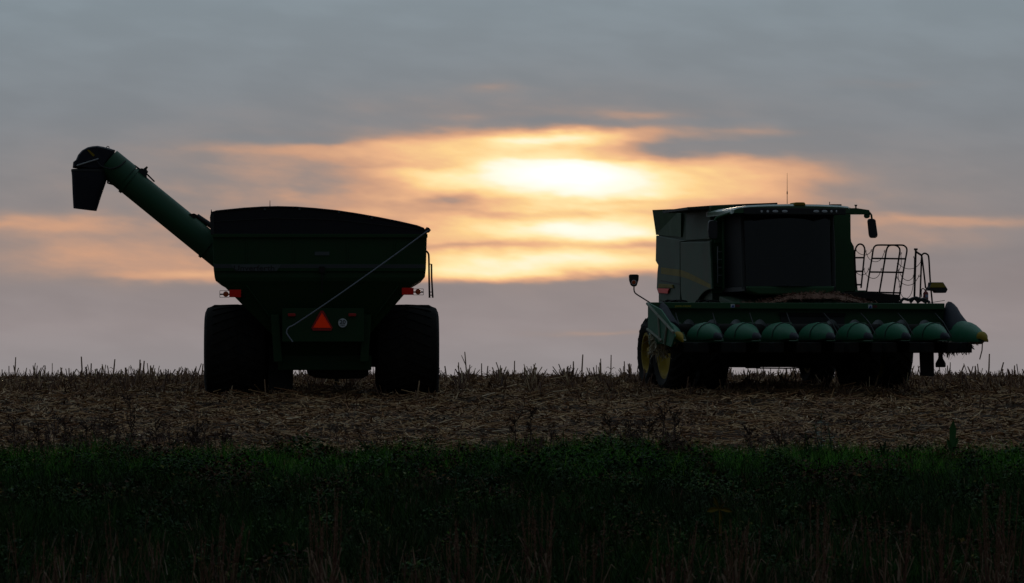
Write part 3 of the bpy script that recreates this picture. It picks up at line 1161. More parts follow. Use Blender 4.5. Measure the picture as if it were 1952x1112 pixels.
    def sring(l, r, pyl, pyr, hy):
        a, b = P(*Z(l, pyl), YA), P(*Z(r, pyr), YA)
        out = []
        for k in range(20):
            t = 2 * math.pi * k / 20
            cs, sn = math.cos(t), math.sin(t)
            qx = .5 + .5 * math.copysign(abs(cs) ** .55, cs)
            out.append(a.lerp(b, qx) + Vector((0, hy * math.copysign(abs(sn) ** .55, sn), 0)))
        return out
    mb = MB()
    mb.loft([sring(52, 585, 420, 420, .27), sring(48, 580, 460, 470, .28), sring(55, 580, 520, 600, .28), sring(66, 500, 800, 830, .24), sring(78, 430, 1010, 1052, .2)], cap=False)
    inner = [sring(84, 424, 1010, 1050, .19), sring(75, 540, 600, 650, .26)]
    mb.loft([sring(78, 430, 1010, 1052, .2)] + inner, cap=False)
    sp = mb.build('spout', CHUTE, root, smooth=True)
    mb = MB()
    mb.loft([sring(44, 590, 425, 428, .285), sring(44, 588, 455, 465, .29)], cap=False)
    mb.build('clamp_band', BLACK, sp, smooth=True)
    return root


build_cart()


# ------------------------------------------------------------------ combine harvester with corn head
def build_combine():
    D0 = 102.0
    x0 = (1489 - CX) / F * D0
    zg = float(gz(D0)) - .02
    rz = math.radians(12)
    root = empty('combine_harvester', (x0, D0, zg), rz)
    tag(root, 'green combine harvester facing the camera with an eight-row corn head lowered in front', 'combine')
    f = Frame((x0, D0, zg), rz)
    P, PX = f.at, f.atx
    # ---------------------------------------------------------------- grain tank and body
    YT = .7
    xl = P(1356, 480, YT).x                      # the side facing left in the picture
    xr = P(1621, 430, YT).x
    yrear = PX(1251, 480, xl).y
    S = lambda px, py, dx=0.0: PX(px, py, xl + dx)
    mb = MB()                                    # core of the body
    zb, ztop = P(1400, 640, YT).z, P(1400, 398, YT).z
    mb.box(xl + .03, xr - .02, YT + .04, yrear - .1, zb, ztop)
    body = mb.build('body', mat('body_green', (.007, .038, .011), .5, var=.3, vscale=3), root)
    mb = MB()                                    # front wall of the grain tank beside the cab
    mb.prism([P(*q, YT) for q in ((1356, 392.5), (1400, 391.5), (1400, 560), (1356, 560))], (0, .035, 0))
    fw = mb.build('tank_front_panel', GREEN, root, bevel=.01)
    mb = MB()
    mb.prism([P(*q, YT) for q in ((1590, 396), (1621.5, 396), (1622, 454), (1623, 461), (1628, 470), (1632, 520), (1636, 560), (1590, 560))], (0, .035, 0))
    mb.build('tank_front_panel', GREEN, root, bevel=.01)
    for y0, y1, h0 in ((458, 464, 0), (500, 503, 0), (544, 548, 0)):
        mb = MB()
        a, b = P(1362, y1, YT - .05), P(1398, y0, YT - .05)
        mb.box(a.x, b.x, YT - .06, YT - .003, a.z, b.z)
        mb.build('step_rail', GREEN, fw, bevel=.008)
    mb = MB()
    for px in (1368, 1390):
        mb.tube([P(px, 470, YT - .08), P(px, 540, YT - .08)], .014, 6)
    for py in (480, 495, 510, 525):
        mb.tube([P(1368, py, YT - .08), P(1390, py, YT - .08)], .012, 6)
    mb.build('service_ladder', STEEL, fw)
    # tank lid and extensions along the top
    mb = MB()
    tp = [(1311, 395.2), (1356, 391.8), (1420, 388.8), (1482, 386.6), (1482, 390.5), (1482, 398), (1311, 400)]
    mb.prism([P(*q, YT + .1) for q in tp], (0, 2.2, 0))
    mb.build('tank_cover', BLACK, root)
    mb = MB()                                    # flared rear extension of the tank
    a0, a1, a2, a3 = S(1243.5, 400.5, -.14), S(1298, 398.3, -.05), S(1298, 452), S(1250.5, 448)
    mb.prism([a0, a1, a2, a3], (.05, 0, 0))
    mb.prism([S(1243.5, 400.5, -.14), S(1262, 416, -.02), S(1279, 399, -.1)], (.03, 0, 0))
    mb.build('tank_extension', GREEN, root)
    # ---------------------------------------------------------------- side shields
    def panel(name, pts, material, th=.05, dx=0.0, bevel=.015, parent=root):
        mb = MB()
        mb.prism([S(px, py, dx) for px, py in pts], (th, 0, 0))
        return mb.build(name, material, parent, bevel=bevel)
    panel('upper_side_panel', ((1308.5, 395), (1355.5, 392.5), (1352.5, 456.5), (1307, 459)), SIDEG, dx=-.03)
    arch = [(1357, 552), (1349, 553), (1342, 557), (1336, 563), (1330, 572), (1326, 580)]
    lower = panel('side_shield', [(1296.5, 462), (1352.5, 460.5), (1355, 500)] + arch + [(1302, 584), (1297.5, 560)], SIDEG, dx=-.06)
    rear = panel('rear_shield', ((1250.5, 449), (1307, 459.5), (1295.5, 462), (1296.5, 584), (1278, 580), (1259, 573), (1251.5, 550), (1252.8, 519), (1254.3, 506), (1249.5, 498)),
                 mat('dark_side_panel', (.03, .07, .035), .45, var=.6, vscale=2, col2=(.10, .09, .075)), dx=-.02)
    panel('yellow_stripe', ((1296.8, 514.5), (1312, 520), (1330, 529), (1354.5, 542.5), (1354.7, 550.5), (1330, 540), (1312, 532), (1296.8, 527.5)), STRIPEY, .003, -.064, 0, lower)
    panel('yellow_stripe', ((1260, 510), (1295.6, 514.3), (1295.8, 527.3), (1260, 522)), STRIPEY, .003, -.024, 0, rear)
    panel('panel_seam', ((1259, 534), (1295.8, 541), (1295.8, 543.5), (1259, 536.5)), BLACK, .004, -.026, 0, rear)
    panel('door_handle', ((1346, 404), (1350, 403.5), (1350, 413), (1346, 413.5)), STEEL, .02, -.052, .004, lower)
    panel('yellow_marker', ((1255.5, 541), (1281, 543), (1282, 549.5), (1254, 549)), STRIPEY, .03, -.06, .005)
    panel('red_marker', ((1253, 550), (1275, 550.5), (1272, 560), (1255, 558.5)), RED, .03, -.06, .005)
    # ---------------------------------------------------------------- cab
    YC = -1.15                                   # windscreen plane
    YB = .62                                     # back of the cab
    e = empty('cab', (0, 0, 0), 0, root)
    wl, wr = P(1421, 480, YC).x, P(1592, 480, YC).x
    zr, zf = P(1500, 406, YC).z, P(1500, 546, YC).z
    mb = MB()
    mb.box(wl - .02, wr + .02, YC + .02, YB, zf - .10, zf - .01)
    mb.build('cab_floor', CABIN, e)
    mb = MB()
    mb.box(wl, wr, YB, YB + .05, zf, zr)
    mb.build('rear_wall', CABIN, e)
    # bowed windscreen
    mb = MB()
    rings = []
    for k in range(9):
        t = k / 8
        rings.append([(wl + (wr - wl) * t, YC + .12 - .30 * math.sin(math.pi * t) + .16 * s, zf + (zr - zf) * s) for s in (0, .33, .66, 1)])
    mb.loft(rings, cap=False, closed=False)
    mb.build('windscreen', GLASS, e, smooth=True)
    for xx in (wl, wr):
        mb = MB()
        mb.prism([(xx, YC + .14, zf), (xx, YB, zf), (xx, YB, zr), (xx, YC + .30, zr)], (.008 if xx == wr else -.008, 0, 0))
        mb.build('side_window', SMOKED, e)
        s = 1 if xx == wr else -1
        mb = MB()
        mb.tube([(xx, YC + .12, zf - .05), (xx + .01 * s, YC + .19, (zf + zr) / 2), (xx, YC + .3, zr + .02)], .045, 8)
        mb.build('front_pillar', CABIN, e, smooth=True)
        mb = MB()
        mb.tube([(xx, YB - .04, zf - .05), (xx, YB - .04, zr + .02)], .05, 8)
        mb.build('rear_pillar', GREEN, e, smooth=True)
    mb = MB()                                    # green sill below the glass
    sl = [(1424, 546), (1592, 546), (1588, 556), (1570, 562), (1446, 562), (1428, 556)]
    mb.prism([P(*q, YC - .12) for q in sl], (0, .5, 0))
    mb.build('cab_sill', GREEN, e, bevel=.03)
    # interior
    mb = MB()
    cxs = (wl + wr) / 2
    mb.box(cxs - .28, cxs + .28, -.35, .2, zf + .42, zf + .56)
    mb.prism([(cxs - .27, .12, zf + .5), (cxs + .27, .12, zf + .5), (cxs + .22, .28, zf + 1.2), (cxs - .22, .28, zf + 1.2)], (0, .12, 0))
    mb.build('seat', SEAT, e, bevel=.04)
    mb = MB()
    mb.tube([(cxs, -.95, zf), (cxs, -.72, zf + .72)], .05, 8)
    mb.torus((cxs, -.70, zf + .76), .2, .018, (0, -.5, 1), 20, 6)
    mb.build('steering_wheel', CABIN, e, smooth=True)
    mb = MB()
    mb.box(cxs + .36, cxs + .5, -.55, .2, zf + .45, zf + .62)
    mb.box(cxs + .44, cxs + .68, -.62, -.58, zf + .75, zf + .95)
    mb.build('console', CABIN, e, bevel=.01)
    # roof: rounded slab with a deep front visor
    mb = MB()
    rp = [(1395, 408), (1396, 400), (1404, 395.5), (1425, 392), (1460, 390.2), (1500, 389.4), (1560, 390), (1600, 392), (1617, 394), (1620, 400), (1620, 408)]
    r0 = [P(*q, YC - .2) for q in rp]
    r1 = [Vector((p.x, YC - .05, p.z)) for p in r0]
    r2 = [Vector((p.x, YB + .1, p.z)) for p in r0]
    c0 = P(1508, 403, YC - .28)
    r00 = [Vector((c0.x + (p.x - c0.x) * .985, YC - .28, c0.z + (p.z - c0.z) * .72)) for p in r0]
    mb.loft([r00, r0, r1, r2])
    roof = mb.build('cab_roof', mat('roof_green', (.012, .08, .022), .28, var=.2, vscale=4, col2=(.08, .08, .06), coat=.6), e, smooth=True)
    mb = MB()
    a, b = P(1418, 408.5, YC - .29), P(1612, 397.5, YC - .29)
    mb.box(a.x, b.x, YC - .30, YC - .27, a.z, b.z)
    mb.build('light_strip', BLACK, roof, bevel=.01)
    for px, w in ((1452, 2.2), (1463.5, 2.6), (1478, 6), (1496, 6), (1556, 6), (1572, 6), (1585, 2.4), (1594.5, 1.6)):
        mb = MB()
        c = P(px, 403.2, YC - .305)
        rr = w / 97.0
        mb.add(*lamp_disc(c, rr, 2.5 / 97.0))
        mb.build('roof_light', LAMP, roof, smooth=True)
    mb = MB()
    mb.prism([P(*q, YC - .25) for q in ((1513.5, 401), (1514.5, 388.5), (1516, 386.3), (1534, 386.3), (1535.5, 388.5), (1536.5, 401), (1529, 406), (1521, 406))], (0, .35, 0))
    dome = mb.build('receiver_bracket', GREEN, e, bevel=.01)
    mb = MB()
    mb.prism([P(*q, YC - .27) for q in ((1514, 392), (1514.6, 387.6), (1517, 385.8), (1533, 385.8), (1535.4, 387.6), (1536, 392))], (0, .4, 0))
    mb.build('guidance_receiver', YELLOW, e, bevel=.02)
    mb = MB()
    mb.tube([P(1500.6, 389, -.2), P(1500.6, 366, -.2), P(1500.6, 330, -.2)], [.008, .006, .003], 5)
    c = P(1500.6, 368, -.2)
    mb.tube([c - Vector((0, 0, .03)), c + Vector((0, 0, .03))], .012, 6)
    mb.build('aerial', BLACK, e)
    mb = MB()
    mb.tube([P(1581.5, 392, -.3), P(1581.5, 385, -.3)], .009, 5)
    a, b = P(1584, 393, -.3), P(1603, 389.8, -.3)
    mb.box(a.x, b.x, -.35, -.15, a.z, b.z)
    mb.build('roof_fitting', BLACK, e)
    # mirrors
    me_ = empty('mirror', (0, 0, 0), 0, root)
    mb = MB()
    mb.prism([P(*q, YC) for q in ((1620, 397), (1632, 396.8), (1657, 400.5), (1659, 406), (1654, 409), (1620, 409))], (0, .14, 0))
    mb.tube([P(1657, 405, YC + .07), P(1661, 410, YC + .07), P(1662, 418, YC + .07)], .022, 7)
    mb.lathe([(-.05, .055), (.05, .055)], P(1652.5, 411.5, YC + .07), 'Y', 14)
    mb.build('mirror_arm', GREEN, me_, bevel=.006)
    mb = MB()
    mb.lathe([(0, .014), (.05, .016), (.06, .03), (.08, .03)], P(1631.5, 398, YC + .07), 'Z', 10)
    mb.build('beacon_socket', BLACK, me_)
    mb = MB()
    mb.prism([P(*q, YC + .04) for q in ((1654.5, 421), (1656, 418), (1659, 417), (1666, 417.3), (1669.5, 419.5), (1673.5, 448), (1672.5, 452), (1669, 454), (1661.5, 454), (1658.5, 452), (1657, 447))], (0, .07, 0))
    mb.build('mirror_glass', MIRROR, me_, bevel=.015)
    me_ = empty('mirror', (0, 0, 0), 0, root)
    mb = MB()
    mb.tube([P(1398, 404, YC), P(1380, 410, YC + .05), P(1366, 415, YC + .05), P(1362, 421, YC + .05)], .025, 7)
    mb.build('mirror_arm', GREEN, me_, smooth=True)
    mb = MB()
    mb.prism([P(*q, YC + .04) for q in ((1351, 424), (1353, 421), (1357, 420), (1365, 420.5), (1368, 423), (1368.5, 450), (1366.5, 455), (1362, 456.5), (1355, 455.5), (1351.5, 452), (1350, 440))], (0, .07, 0))
    mb.build('mirror_glass', MIRROR, me_, bevel=.015)
    # ---------------------------------------------------------------- platform, rails, chains right of the cab
    YP = -.5
    mb = MB()
    mb.prism([P(*q, YP - .5) for q in ((1590, 560), (1642, 556), (1660, 558), (1716, 562), (1717.5, 572.5), (1706, 577), (1668, 576), (1656, 570.5), (1640, 569), (1590, 572))], (0, 1.1, 0))
    mb.build('platform', IRON, root, bevel=.01)
    mb = MB()
    mb.box(P(1622, 0, YP).x, P(1643, 0, YP).x, YP - .3, YP + .5, P(0, 560, YP).z, P(0, 548, YP).z)
    mb.build('step_box', GREEN, root, bevel=.01)
    R7 = lambda X, Y, y=YP: P(1610 + X / 7.414, 450 + Y / 7.414, y)

    def rail(name, loops, parent=None, r=.018):
        en = empty(name, (0, 0, 0), 0, root)
        for nm, pts in loops:
            mb = MB()
            mb.tube(pts, r, 7)
            mb.build(nm, IRON, en, smooth=True)
        return en
    rail('guard_rail', [('hoop', curve([R7(160, 725), R7(152, 500), R7(143, 260), R7(155, 180), R7(185, 130), R7(222, 116), R7(262, 135), R7(284, 190), R7(276, 300), R7(252, 540), R7(232, 735)], 4)),
                        ('crossbar', [R7(140, 308), R7(268, 308)]), ('crossbar', [R7(150, 500), R7(258, 500)]), ('crossbar', [R7(158, 690), R7(238, 690)])])
    rail('guard_rail', [('hoop', curve([R7(305, 820), R7(345, 560), R7(385, 320), R7(405, 190), R7(430, 145), R7(475, 130), R7(640, 130), R7(800, 130), R7(850, 145), R7(880, 195), R7(860, 330), R7(815, 590), R7(775, 850)], 4)),
                        ('hoop', curve([R7(485, 835), R7(525, 600), R7(570, 330), R7(592, 200), R7(620, 145), R7(670, 131), R7(740, 142), R7(780, 195), R7(765, 320), R7(725, 580), R7(688, 840)], 4)),
                        ('crossbar', [R7(385, 318), R7(855, 324)]), ('crossbar', [R7(355, 510), R7(822, 516)]), ('crossbar', [R7(312, 795), R7(782, 806)])])
    YQ = YP - .35
    rail('gate_post', [('post', [R7(1006, 195, YQ), R7(985, 900, YQ)]), ('post_cap', [R7(983, 190, YQ), R7(1030, 190, YQ)]), ('crossbar', [R7(1010, 225, YQ), R7(1092, 278, YQ)])], r=.022)
    rail('ladder_rail', [('hoop', curve([R7(1065, 890, YQ), R7(1078, 560, YQ), R7(1088, 300, YQ), R7(1100, 262, YQ), R7(1130, 246, YQ), R7(1165, 260, YQ), R7(1188, 300, YQ), R7(1200, 480, YQ), R7(1212, 660, YQ), R7(1240, 960, YQ)], 4)),
                         ('brace', [R7(1092, 290, YQ), R7(1118, 500, YQ), R7(1145, 740, YQ)])])
    chains = [[(155, 200), (215, 252), (290, 270), (345, 250), (385, 205)], [(295, 215), (345, 320), (430, 366), (515, 330), (570, 215)],
              [(165, 515), (205, 545), (250, 552), (305, 530), (345, 465)], [(270, 465), (310, 555), (395, 600), (470, 575), (525, 470)],
              [(755, 390), (820, 440), (900, 466), (985, 455), (1040, 415), (1085, 355)], [(755, 480), (820, 590), (890, 631), (945, 610), (980, 565)],
              [(735, 585), (800, 660), (890, 697), (980, 670), (1055, 565)], [(785, 800), (825, 865), (870, 885), (925, 845), (962, 740), (980, 520), (985, 300)],
              [(795, 245), (800, 400), (760, 520), (765, 620), (782, 720)]]
    for c in chains:
        mb = MB()
        mb.tube(curve([R7(*q, YP - .1) for q in c], 5), .0065, 5)
        for q in (c[0], c[-1]):
            mb.torus(R7(*q, YP - .1), .02, .005, (0, 1, 0), 10, 4)
        mb.build('safety_chain', IRON, root, smooth=True)
    e = empty('marker_lamp', (0, 0, 0), 0, root)
    mb = MB()
    mb.prism([R7(*q, YQ - .2) for q in ((1222, 655), (1395, 655), (1460, 755), (1435, 805), (1300, 805), (1280, 775), (1165, 770), (1215, 712))], (0, .22, 0))
    mb.build('lamp_housing', BLACK, e, bevel=.01)
    mb = MB()
    mb.prism([R7(*q, YQ - .205) for q in ((1232, 664), (1390, 664), (1432, 728), (1205, 728))], (0, -.006, 0))
    mb.build('lamp_lens', mat('dull_yellow_lens', (.34, .24, .03), .4), e)
    mb = MB()
    mb.tube([R7(1150, 740, YQ - .1), R7(1200, 735, YQ - .1)], .018, 6)
    mb.build('lamp_stay', IRON, e)
    # fire extinguisher
    fe = empty('fire_extinguisher', (0, 0, 0), 0, root)
    mb = MB()
    c = R7(1146, 945, YQ - .15)
    mb.lathe([(0, .05), (.01, .055), (.19, .055), (.225, .04), (.24, .018), (.265, .018)], c, 'Z', 16)
    mb.build('cylinder', mat('extinguisher_red', (.22, .012, .012), .35), fe, smooth=True)
    mb = MB()
    mb.tube(curve([R7(1140, 770, YQ - .15), R7(1105, 740, YQ - .15), R7(1085, 780, YQ - .15), R7(1090, 870, YQ - .15)], 4), .01, 6)
    mb.build('hose', BLACK, fe, smooth=True)
    mb = MB()
    q = R7(1150, 850, YQ - .15)
    mb.box(q.x - .03, q.x + .03, q.y - .062, q.y - .052, q.z - .03, q.z + .03)
    mb.build('instruction_label', mat('blue_white_label', (.3, .34, .5), .5), fe)
    # ---------------------------------------------------------------- running gear
    Rf = .965
    pa, pb = P(1243, 650, 0), P(1738, 650, 0)
    wf = .58
    xa = pa.x + .20 + wf / 2
    xb = pb.x - .20 - wf / 2
    for xx, out, ph, rm in ((xa, -1, .05, YELLOW), (xa + wf + .1, -1, .15, IRON), (xb, 1, .2, YELLOW), (xb - wf - .1, 1, .0, IRON)):
        wheel(root, (xx, 0, Rf - .02), Rf, wf, .66, 24, out, rm, ph)
    ya = 3.75
    pr = P(1213, 675, ya)
    Rr = .765
    xra = pr.x + .16 + .27
    xrb = (xa + xb) - xra
    zr_ = float(gz(D0 + ya)) - zg - .02
    for xx, out in ((xra, -1), (xrb, 1)):
        wheel(root, (xx, ya, Rr + zr_), Rr, .54, .42, 20, out, YELLOW, .1, .055)
    mb = MB()
    a, b = P(1376, 696, -.1), P(1600, 640, -.1)
    mb.box(a.x, b.x, -.25, .25, a.z, b.z)
    mb.build('front_axle', IRON, root, bevel=.02)
    mb = MB()
    a, b = P(1392, 701, ya), P(1520, 688, ya)
    mb.box(xra, xrb, ya - .12, ya + .12, b.z - .14, b.z)
    mb.build('rear_axle', IRON, root, bevel=.02)
    mb = MB()
    mb.box(xl + .5, xr - .4, .3, yrear - .5, P(0, 690, .3).z, zb + .05)
    mb.build('belly_pan', IRON, root)
    mb = MB()
    mb.tube([P(1384, 699.5, -.5), P(1438, 699.8, -.5), P(1442, 702, -.5), P(1500, 702.5, -.5), P(1544, 700.5, -.5)], .014, 6)
    mb.build('drive_shaft', IRON, root)
    mb = MB()
    a, b = P(1424, 702.5, -.35), P(1446, 690, -.35)
    mb.box(a.x, b.x, -.5, -.2, a.z, b.z)
    mb.build('gearbox', IRON, root, bevel=.01)
    # ---------------------------------------------------------------- corn head
    head = empty('corn_head', (0, 0, 0), 0, root)
    YH = -2.45
    mb = MB()                                    # feeder house joins head and machine
    z1, z2 = P(1500, 572, -1.4).z, P(1500, 660, -1.4).z
    z3, z4 = P(1500, 590, YH).z, P(1500, 655, YH).z
    xf0, xf1 = P(1415, 600, -1.6).x, P(1600, 600, -1.6).x
    mb.loft([[(xf0, YH + .2, z4), (xf1, YH + .2, z4), (xf1, YH + .2, z3), (xf0, YH + .2, z3)], [(xf0, .3, z2), (xf1, .3, z2), (xf1, .3, z1 + .1), (xf0, .3, z1 + .1)]])
    mb.build('feeder_house', mat('feeder_green', (.012, .05, .016), .55, var=.4), root, bevel=.02)
    mb = MB()                                    # back sheet
    bl = [(1242, 579), (1800, 581), (1800, 656), (1242, 654)]
    mb.prism([P(*q, YH) for q in bl], (0, .04, 0))
    mb.build('back_sheet', GREEN, head)
    mb = MB()
    q = [(1240, 576.5), (1801, 578.5), (1801, 590.5), (1240, 588.5)]
    mb.prism([P(*k, YH - .16) for k in q], (0, .15, 0))
    top = mb.build('top_beam', GREEN, head, bevel=.012)
    text('lettering', 'JOHN DEERE', mat('yellow_ink', (.5, .4, .03), .5), top, P(1302, 584.5, YH - .163), .34, .045, .01)
    for px, py in ((1393, 577.8), (1655, 579)):
        mb = MB()
        a, b = P(px, py + 9, YH - .165), P(px + 7.5, py + 2, YH - .165)
        mb.box(a.x, b.x, a.y - .004, a.y + .004, a.z, b.z)
        dc = mb.build('warning_decal', WHITE, top)
        mb = MB()
        a, b = P(px + 1, py + 8.5, YH - .171), P(px + 7.2, py + 4, YH - .171)
        mb.prism([(a.x, a.y, a.z), (b.x, a.y, a.z), (b.x - .02, a.y, b.z), (a.x + .03, a.y, b.z)], (0, .003, 0))
        mb.build('decal_symbol', BLUE, dc)
        mb = MB()
        a, b = P(px + 9, py + 8, YH - .165), P(px + 17, py + 3, YH - .165)
        mb.box(a.x, b.x, a.y - .004, a.y + .004, a.z, b.z)
        mb.build('red_decal', mat('faded_red', (.10, .008, .012), .6), top)
    # cross auger
    mb = MB()
    za = P(1500, 628, YH - .45).z
    xa0, xa1 = P(1256, 620, YH - .45).x, P(1796, 620, YH - .45).x
    mb.tube([(xa0, YH - .45, za), (xa1, YH - .45, za)], .11, 16)
    ca = mb.build('cross_auger', IRON, head, smooth=True)
    mb = MB()
    nT = 200
    xm = (xa0 + xa1) / 2
    for s in (-1, 1):
        pr_ = []
        for k in range(nT // 2 + 1):
            t = k / (nT // 2)
            xx = xm + s * (.5 + t * (abs(xa1 - xm) - .5))
            an = s * 2 * math.pi * 5 * t
            pr_.append((xx, an))
        vs, fs = [], []
        for xx, an in pr_:
            vs += [(xx, YH - .45 + .11 * math.cos(an), za + .11 * math.sin(an)), (xx, YH - .45 + .2 * math.cos(an), za + .2 * math.sin(an))]
        for k in range(len(pr_) - 1):
            fs.append((2 * k, 2 * k + 1, 2 * k + 3, 2 * k + 2))
        mb.add(vs, fs)
    mb.build('flighting', STEEL, ca)
    mb = MB()                                    # black slab that paints in the shade of the feeder opening
    mb.prism([P(*q, YH - .005) for q in ((1487, 599), (1610, 599), (1606, 650), (1490, 650))], (0, -.02, 0))
    mb.build('feeder_dark_slab', BLACK, head)
    mb = MB()
    mb.prism([P(*q, YH - .06) for q in ((1486, 596), (1612, 597), (1612, 603), (1486, 602))], (0, .03, 0))
    mb.build('opening_lip', IRON, head)
    mb = MB()                                    # floor trough
    zf0 = P(1500, 648, YH - .4).z
    mb.box(xa0 - .02, xa1 + .02, YH - .75, YH, zf0 - .2, zf0 - .12)
    mb.build('trough', IRON, head)
    # row hoods and snouts
    def section(c, w, h, drop, n=9):
        """half-ellipse hood section at c=(x,y,zbase)"""
        x, y, z = c
        out = []
        for k in range(n):
            t = math.pi * k / (n - 1)
            out.append((x + w * math.cos(t), y, z + h * math.sin(t) ** .9))
        out.append((x - w * .92, y, z - drop))
        out.append((x + w * .92, y, z - drop))
        return out

    def snout(px, end=0):
        ym, yt = -3.65, -4.9
        cb = P(px, 644, ym)
        base = cb.z
        x = cb.x
        xt = x + random.uniform(-.03, .03)
        zt = base + .02 - .03 + random.uniform(-.02, .02)
        secs = []
        if not end:
            hm = P(px, 614.5, ym).z - base
            for y, w, h, dz, xx in ((YH - .7, .31, hm * .80, .0, x), (-3.35, .33, hm * .95, 0, x), (ym, .33, hm, 0, x), (-3.95, .30, hm * .95, 0, x + .003), (-4.25, .215, hm * .74, .0, (x * .7 + xt * .3)),
                                (-4.52, .13, hm * .5, .005, (x * .3 + xt * .7)), (-4.75, .065, hm * .26, .01, xt), (yt, .022, .03, .0, xt)):
                secs.append(section((xx, y, base + dz), w * .87, h, .05 if y > -4.5 else .03))
            mb = MB()
            mb.loft(secs)
            sn = mb.build('snout', SNOUTG, head, smooth=True)
            mb = MB()                            # worn black point and the hinge seam behind it
            mb.loft([section((xt, y, base + dz), w, h, .03) for y, w, h, dz in ((-4.66, .093, hm * .34, .006), (-4.78, .066, hm * .25, .006), (-4.93, .026, .035, -.004), (-4.99, .010, .012, -.015))])
            mb.build('snout_point', CHUTE, sn, smooth=True)
            mb = MB()
            ring = section((x + .003, -3.97, base), .30 * .87 + .004, hm * .95 + .004, .05)[:9]
            mb.tube(ring, .008, 5)
            mb.build('hinge_seam', BLACK, sn, smooth=True)
            return sn
        return None
    for k in range(7):
        s = snout(1345 + 71.3 * k)
    # gathering units hang below each gap
    for k in range(8):
        px = 1345 - 71.3 / 2 + 71.3 * k
        c = P(px, 655, -3.6)
        mb = MB()
        mb.box(c.x - .26, c.x - .05, -4.35, YH - .5, c.z - .19, c.z + .02)
        mb.box(c.x + .05, c.x + .26, -4.35, YH - .5, c.z - .19, c.z + .02)
        mb.build('row_unit', IRON, head, bevel=.02)
        mb = MB()
        pts = [(c.x + .06 * q, -3.3, c.z + .02 + .33 * 1) for q in (-1, 1)]
        mb.prism([(c.x - .10, -3.2, c.z + .05), (c.x + .10, -3.2, c.z + .05), (c.x + .07, YH - .35, c.z + .42), (c.x - .07, YH - .35, c.z + .42)], (0, .03, .01))
        mb.build('ear_saver', GREEN, head)
        mb = MB()
        mb.tube([(c.x + (.12 if k > 3 else -.12), -3.5, c.z + .08), (c.x + (.05 if k > 3 else -.05), -3.1, c.z + .42), (c.x, YH - .2, c.z + .62)], .012, 5)
        mb.build('stalk_guide', BLACK, head)
    # end dividers, taller, with a yellow worn point
    for px, sgn in ((1272, -1), (1844, 1)):
        ym = -3.65
        cb = P(px, 647, ym)
        base, x = cb.z, cb.x
        tx = P(1296 if sgn < 0 else 1876, 640, -4.95)
        sec = []
        tops = ((-2.95, 613, .22), (-3.2, 611.5, .27), (-3.6, 613, .275), (-4.0, 618, .235), (-4.4, 626, .165), (-4.7, 632, .115), (-4.84, 635, .09))
        rr = []
        for y, tpy, w in tops:
            t = max(0, min(1, (y + 3.65) / -1.3))
            xx = x + (tx.x - x) * t
            zt = P(px, tpy, y).z
            rr.append(section((xx, y, base - .01), w, zt - base + .01, .09 if y > -4.4 else .05))
        mb = MB()
        mb.loft(rr)
        dv = mb.build('end_divider', SNOUTG, head, smooth=True)
        mb = MB()
        rr = []
        for y, w, h, dz in ((-4.80, .115, .115, 0), (-4.92, .085, .085, -.0), (-5.02, .05, .05, -.03), (-5.08, .018, .02, -.07)):
            rr.append(section((tx.x + (.0 if y > -5.05 else .03), y, tx.z - .03 + dz), w, h, .03))
        mb.loft(rr)
        mb.build('yellow_point', YELLOW, dv, smooth=True)
        # black poly shield sloping down from the end of the beam
        mb = MB()
        xi = x + (.16 if sgn < 0 else -.02)
        rr = []
        for y, tpy, w in ((YH + .04, 575, .13), (-2.62, 576, .17), (-2.8, 583, .20), (-3.0, 595, .22), (-3.2, 605, .23), (-3.32, 613, .22)):
            zt = P(px, tpy, y).z
            rr.append(section((xi, y, base + .1), w, zt - base - .1, .05))
        mb.loft(rr)
        mb.build('black_shield', CHUTE, dv, smooth=True)
        if sgn < 0:
            # ribbed outer side panel, seen because the machine is turned
            xs = x - .30
            SX = lambda a, b: PX(a, b, xs)
            mb = MB()
            mb.prism([SX(1237.5, 577), SX(1262, 590), SX(1284, 622), SX(1289, 642), SX(1282, 662), SX(1262, 655), SX(1237.5, 632)], (-.03, 0, 0))
            mb.build('side_panel', SNOUTG, dv, bevel=.01)
            for a, b in (((1237.5, 579), (1288, 634)), ((1238, 628), (1266, 650)), ((1259, 600), (1262, 652)), ((1276, 618), (1271, 655))):
                mb = MB()
                mb.tube([SX(*a) - Vector((.04, 0, 0)), SX(*b) - Vector((.04, 0, 0))], .03, 6)
                mb.build('panel_rib', mat('dusty_rib', (.2, .22, .17), .6, var=.4, vscale=6), dv, smooth=True)
    # underside of the right end: bar, stand, jack
    mb = MB()
    mb.prism([P(*q, -3.3) for q in ((1690, 650), (1846, 650), (1838, 664), (1800, 668), (1768, 671), (1736, 671), (1690, 668))], (0, .8, 0))
    mb.build('under_frame', IRON, head, bevel=.01)
    mb = MB()
    mb.loft([[P(1752, 665, -2.9), P(1780, 665, -2.9), P(1780, 665, -2.6), P(1752, 665, -2.6)], [P(1754, 716.5, -2.9), P(1781, 718, -2.9), P(1781, 718, -2.6), P(1754, 716.5, -2.6)]])
    mb.build('stand_leg', BLACK, head, bevel=.01)
    mb = MB()
    c = P(1793, 700.5, -3.0)
    mb.lathe([(0, .095), (.02, .105), (.08, .105), (.12, .085), (.17, .055), (.22, .045), (.36, .06)], c, 'Z', 18)
    mb.build('jack_foot', IRON, head, smooth=True)
    mb = MB()
    mb.tube([P(1873, 650, -4.85), P(1872, 668, -4.85), P(1867.5, 685.5, -4.85)], .012, 6)
    mb.build('hanging_stalk', STUB, head)
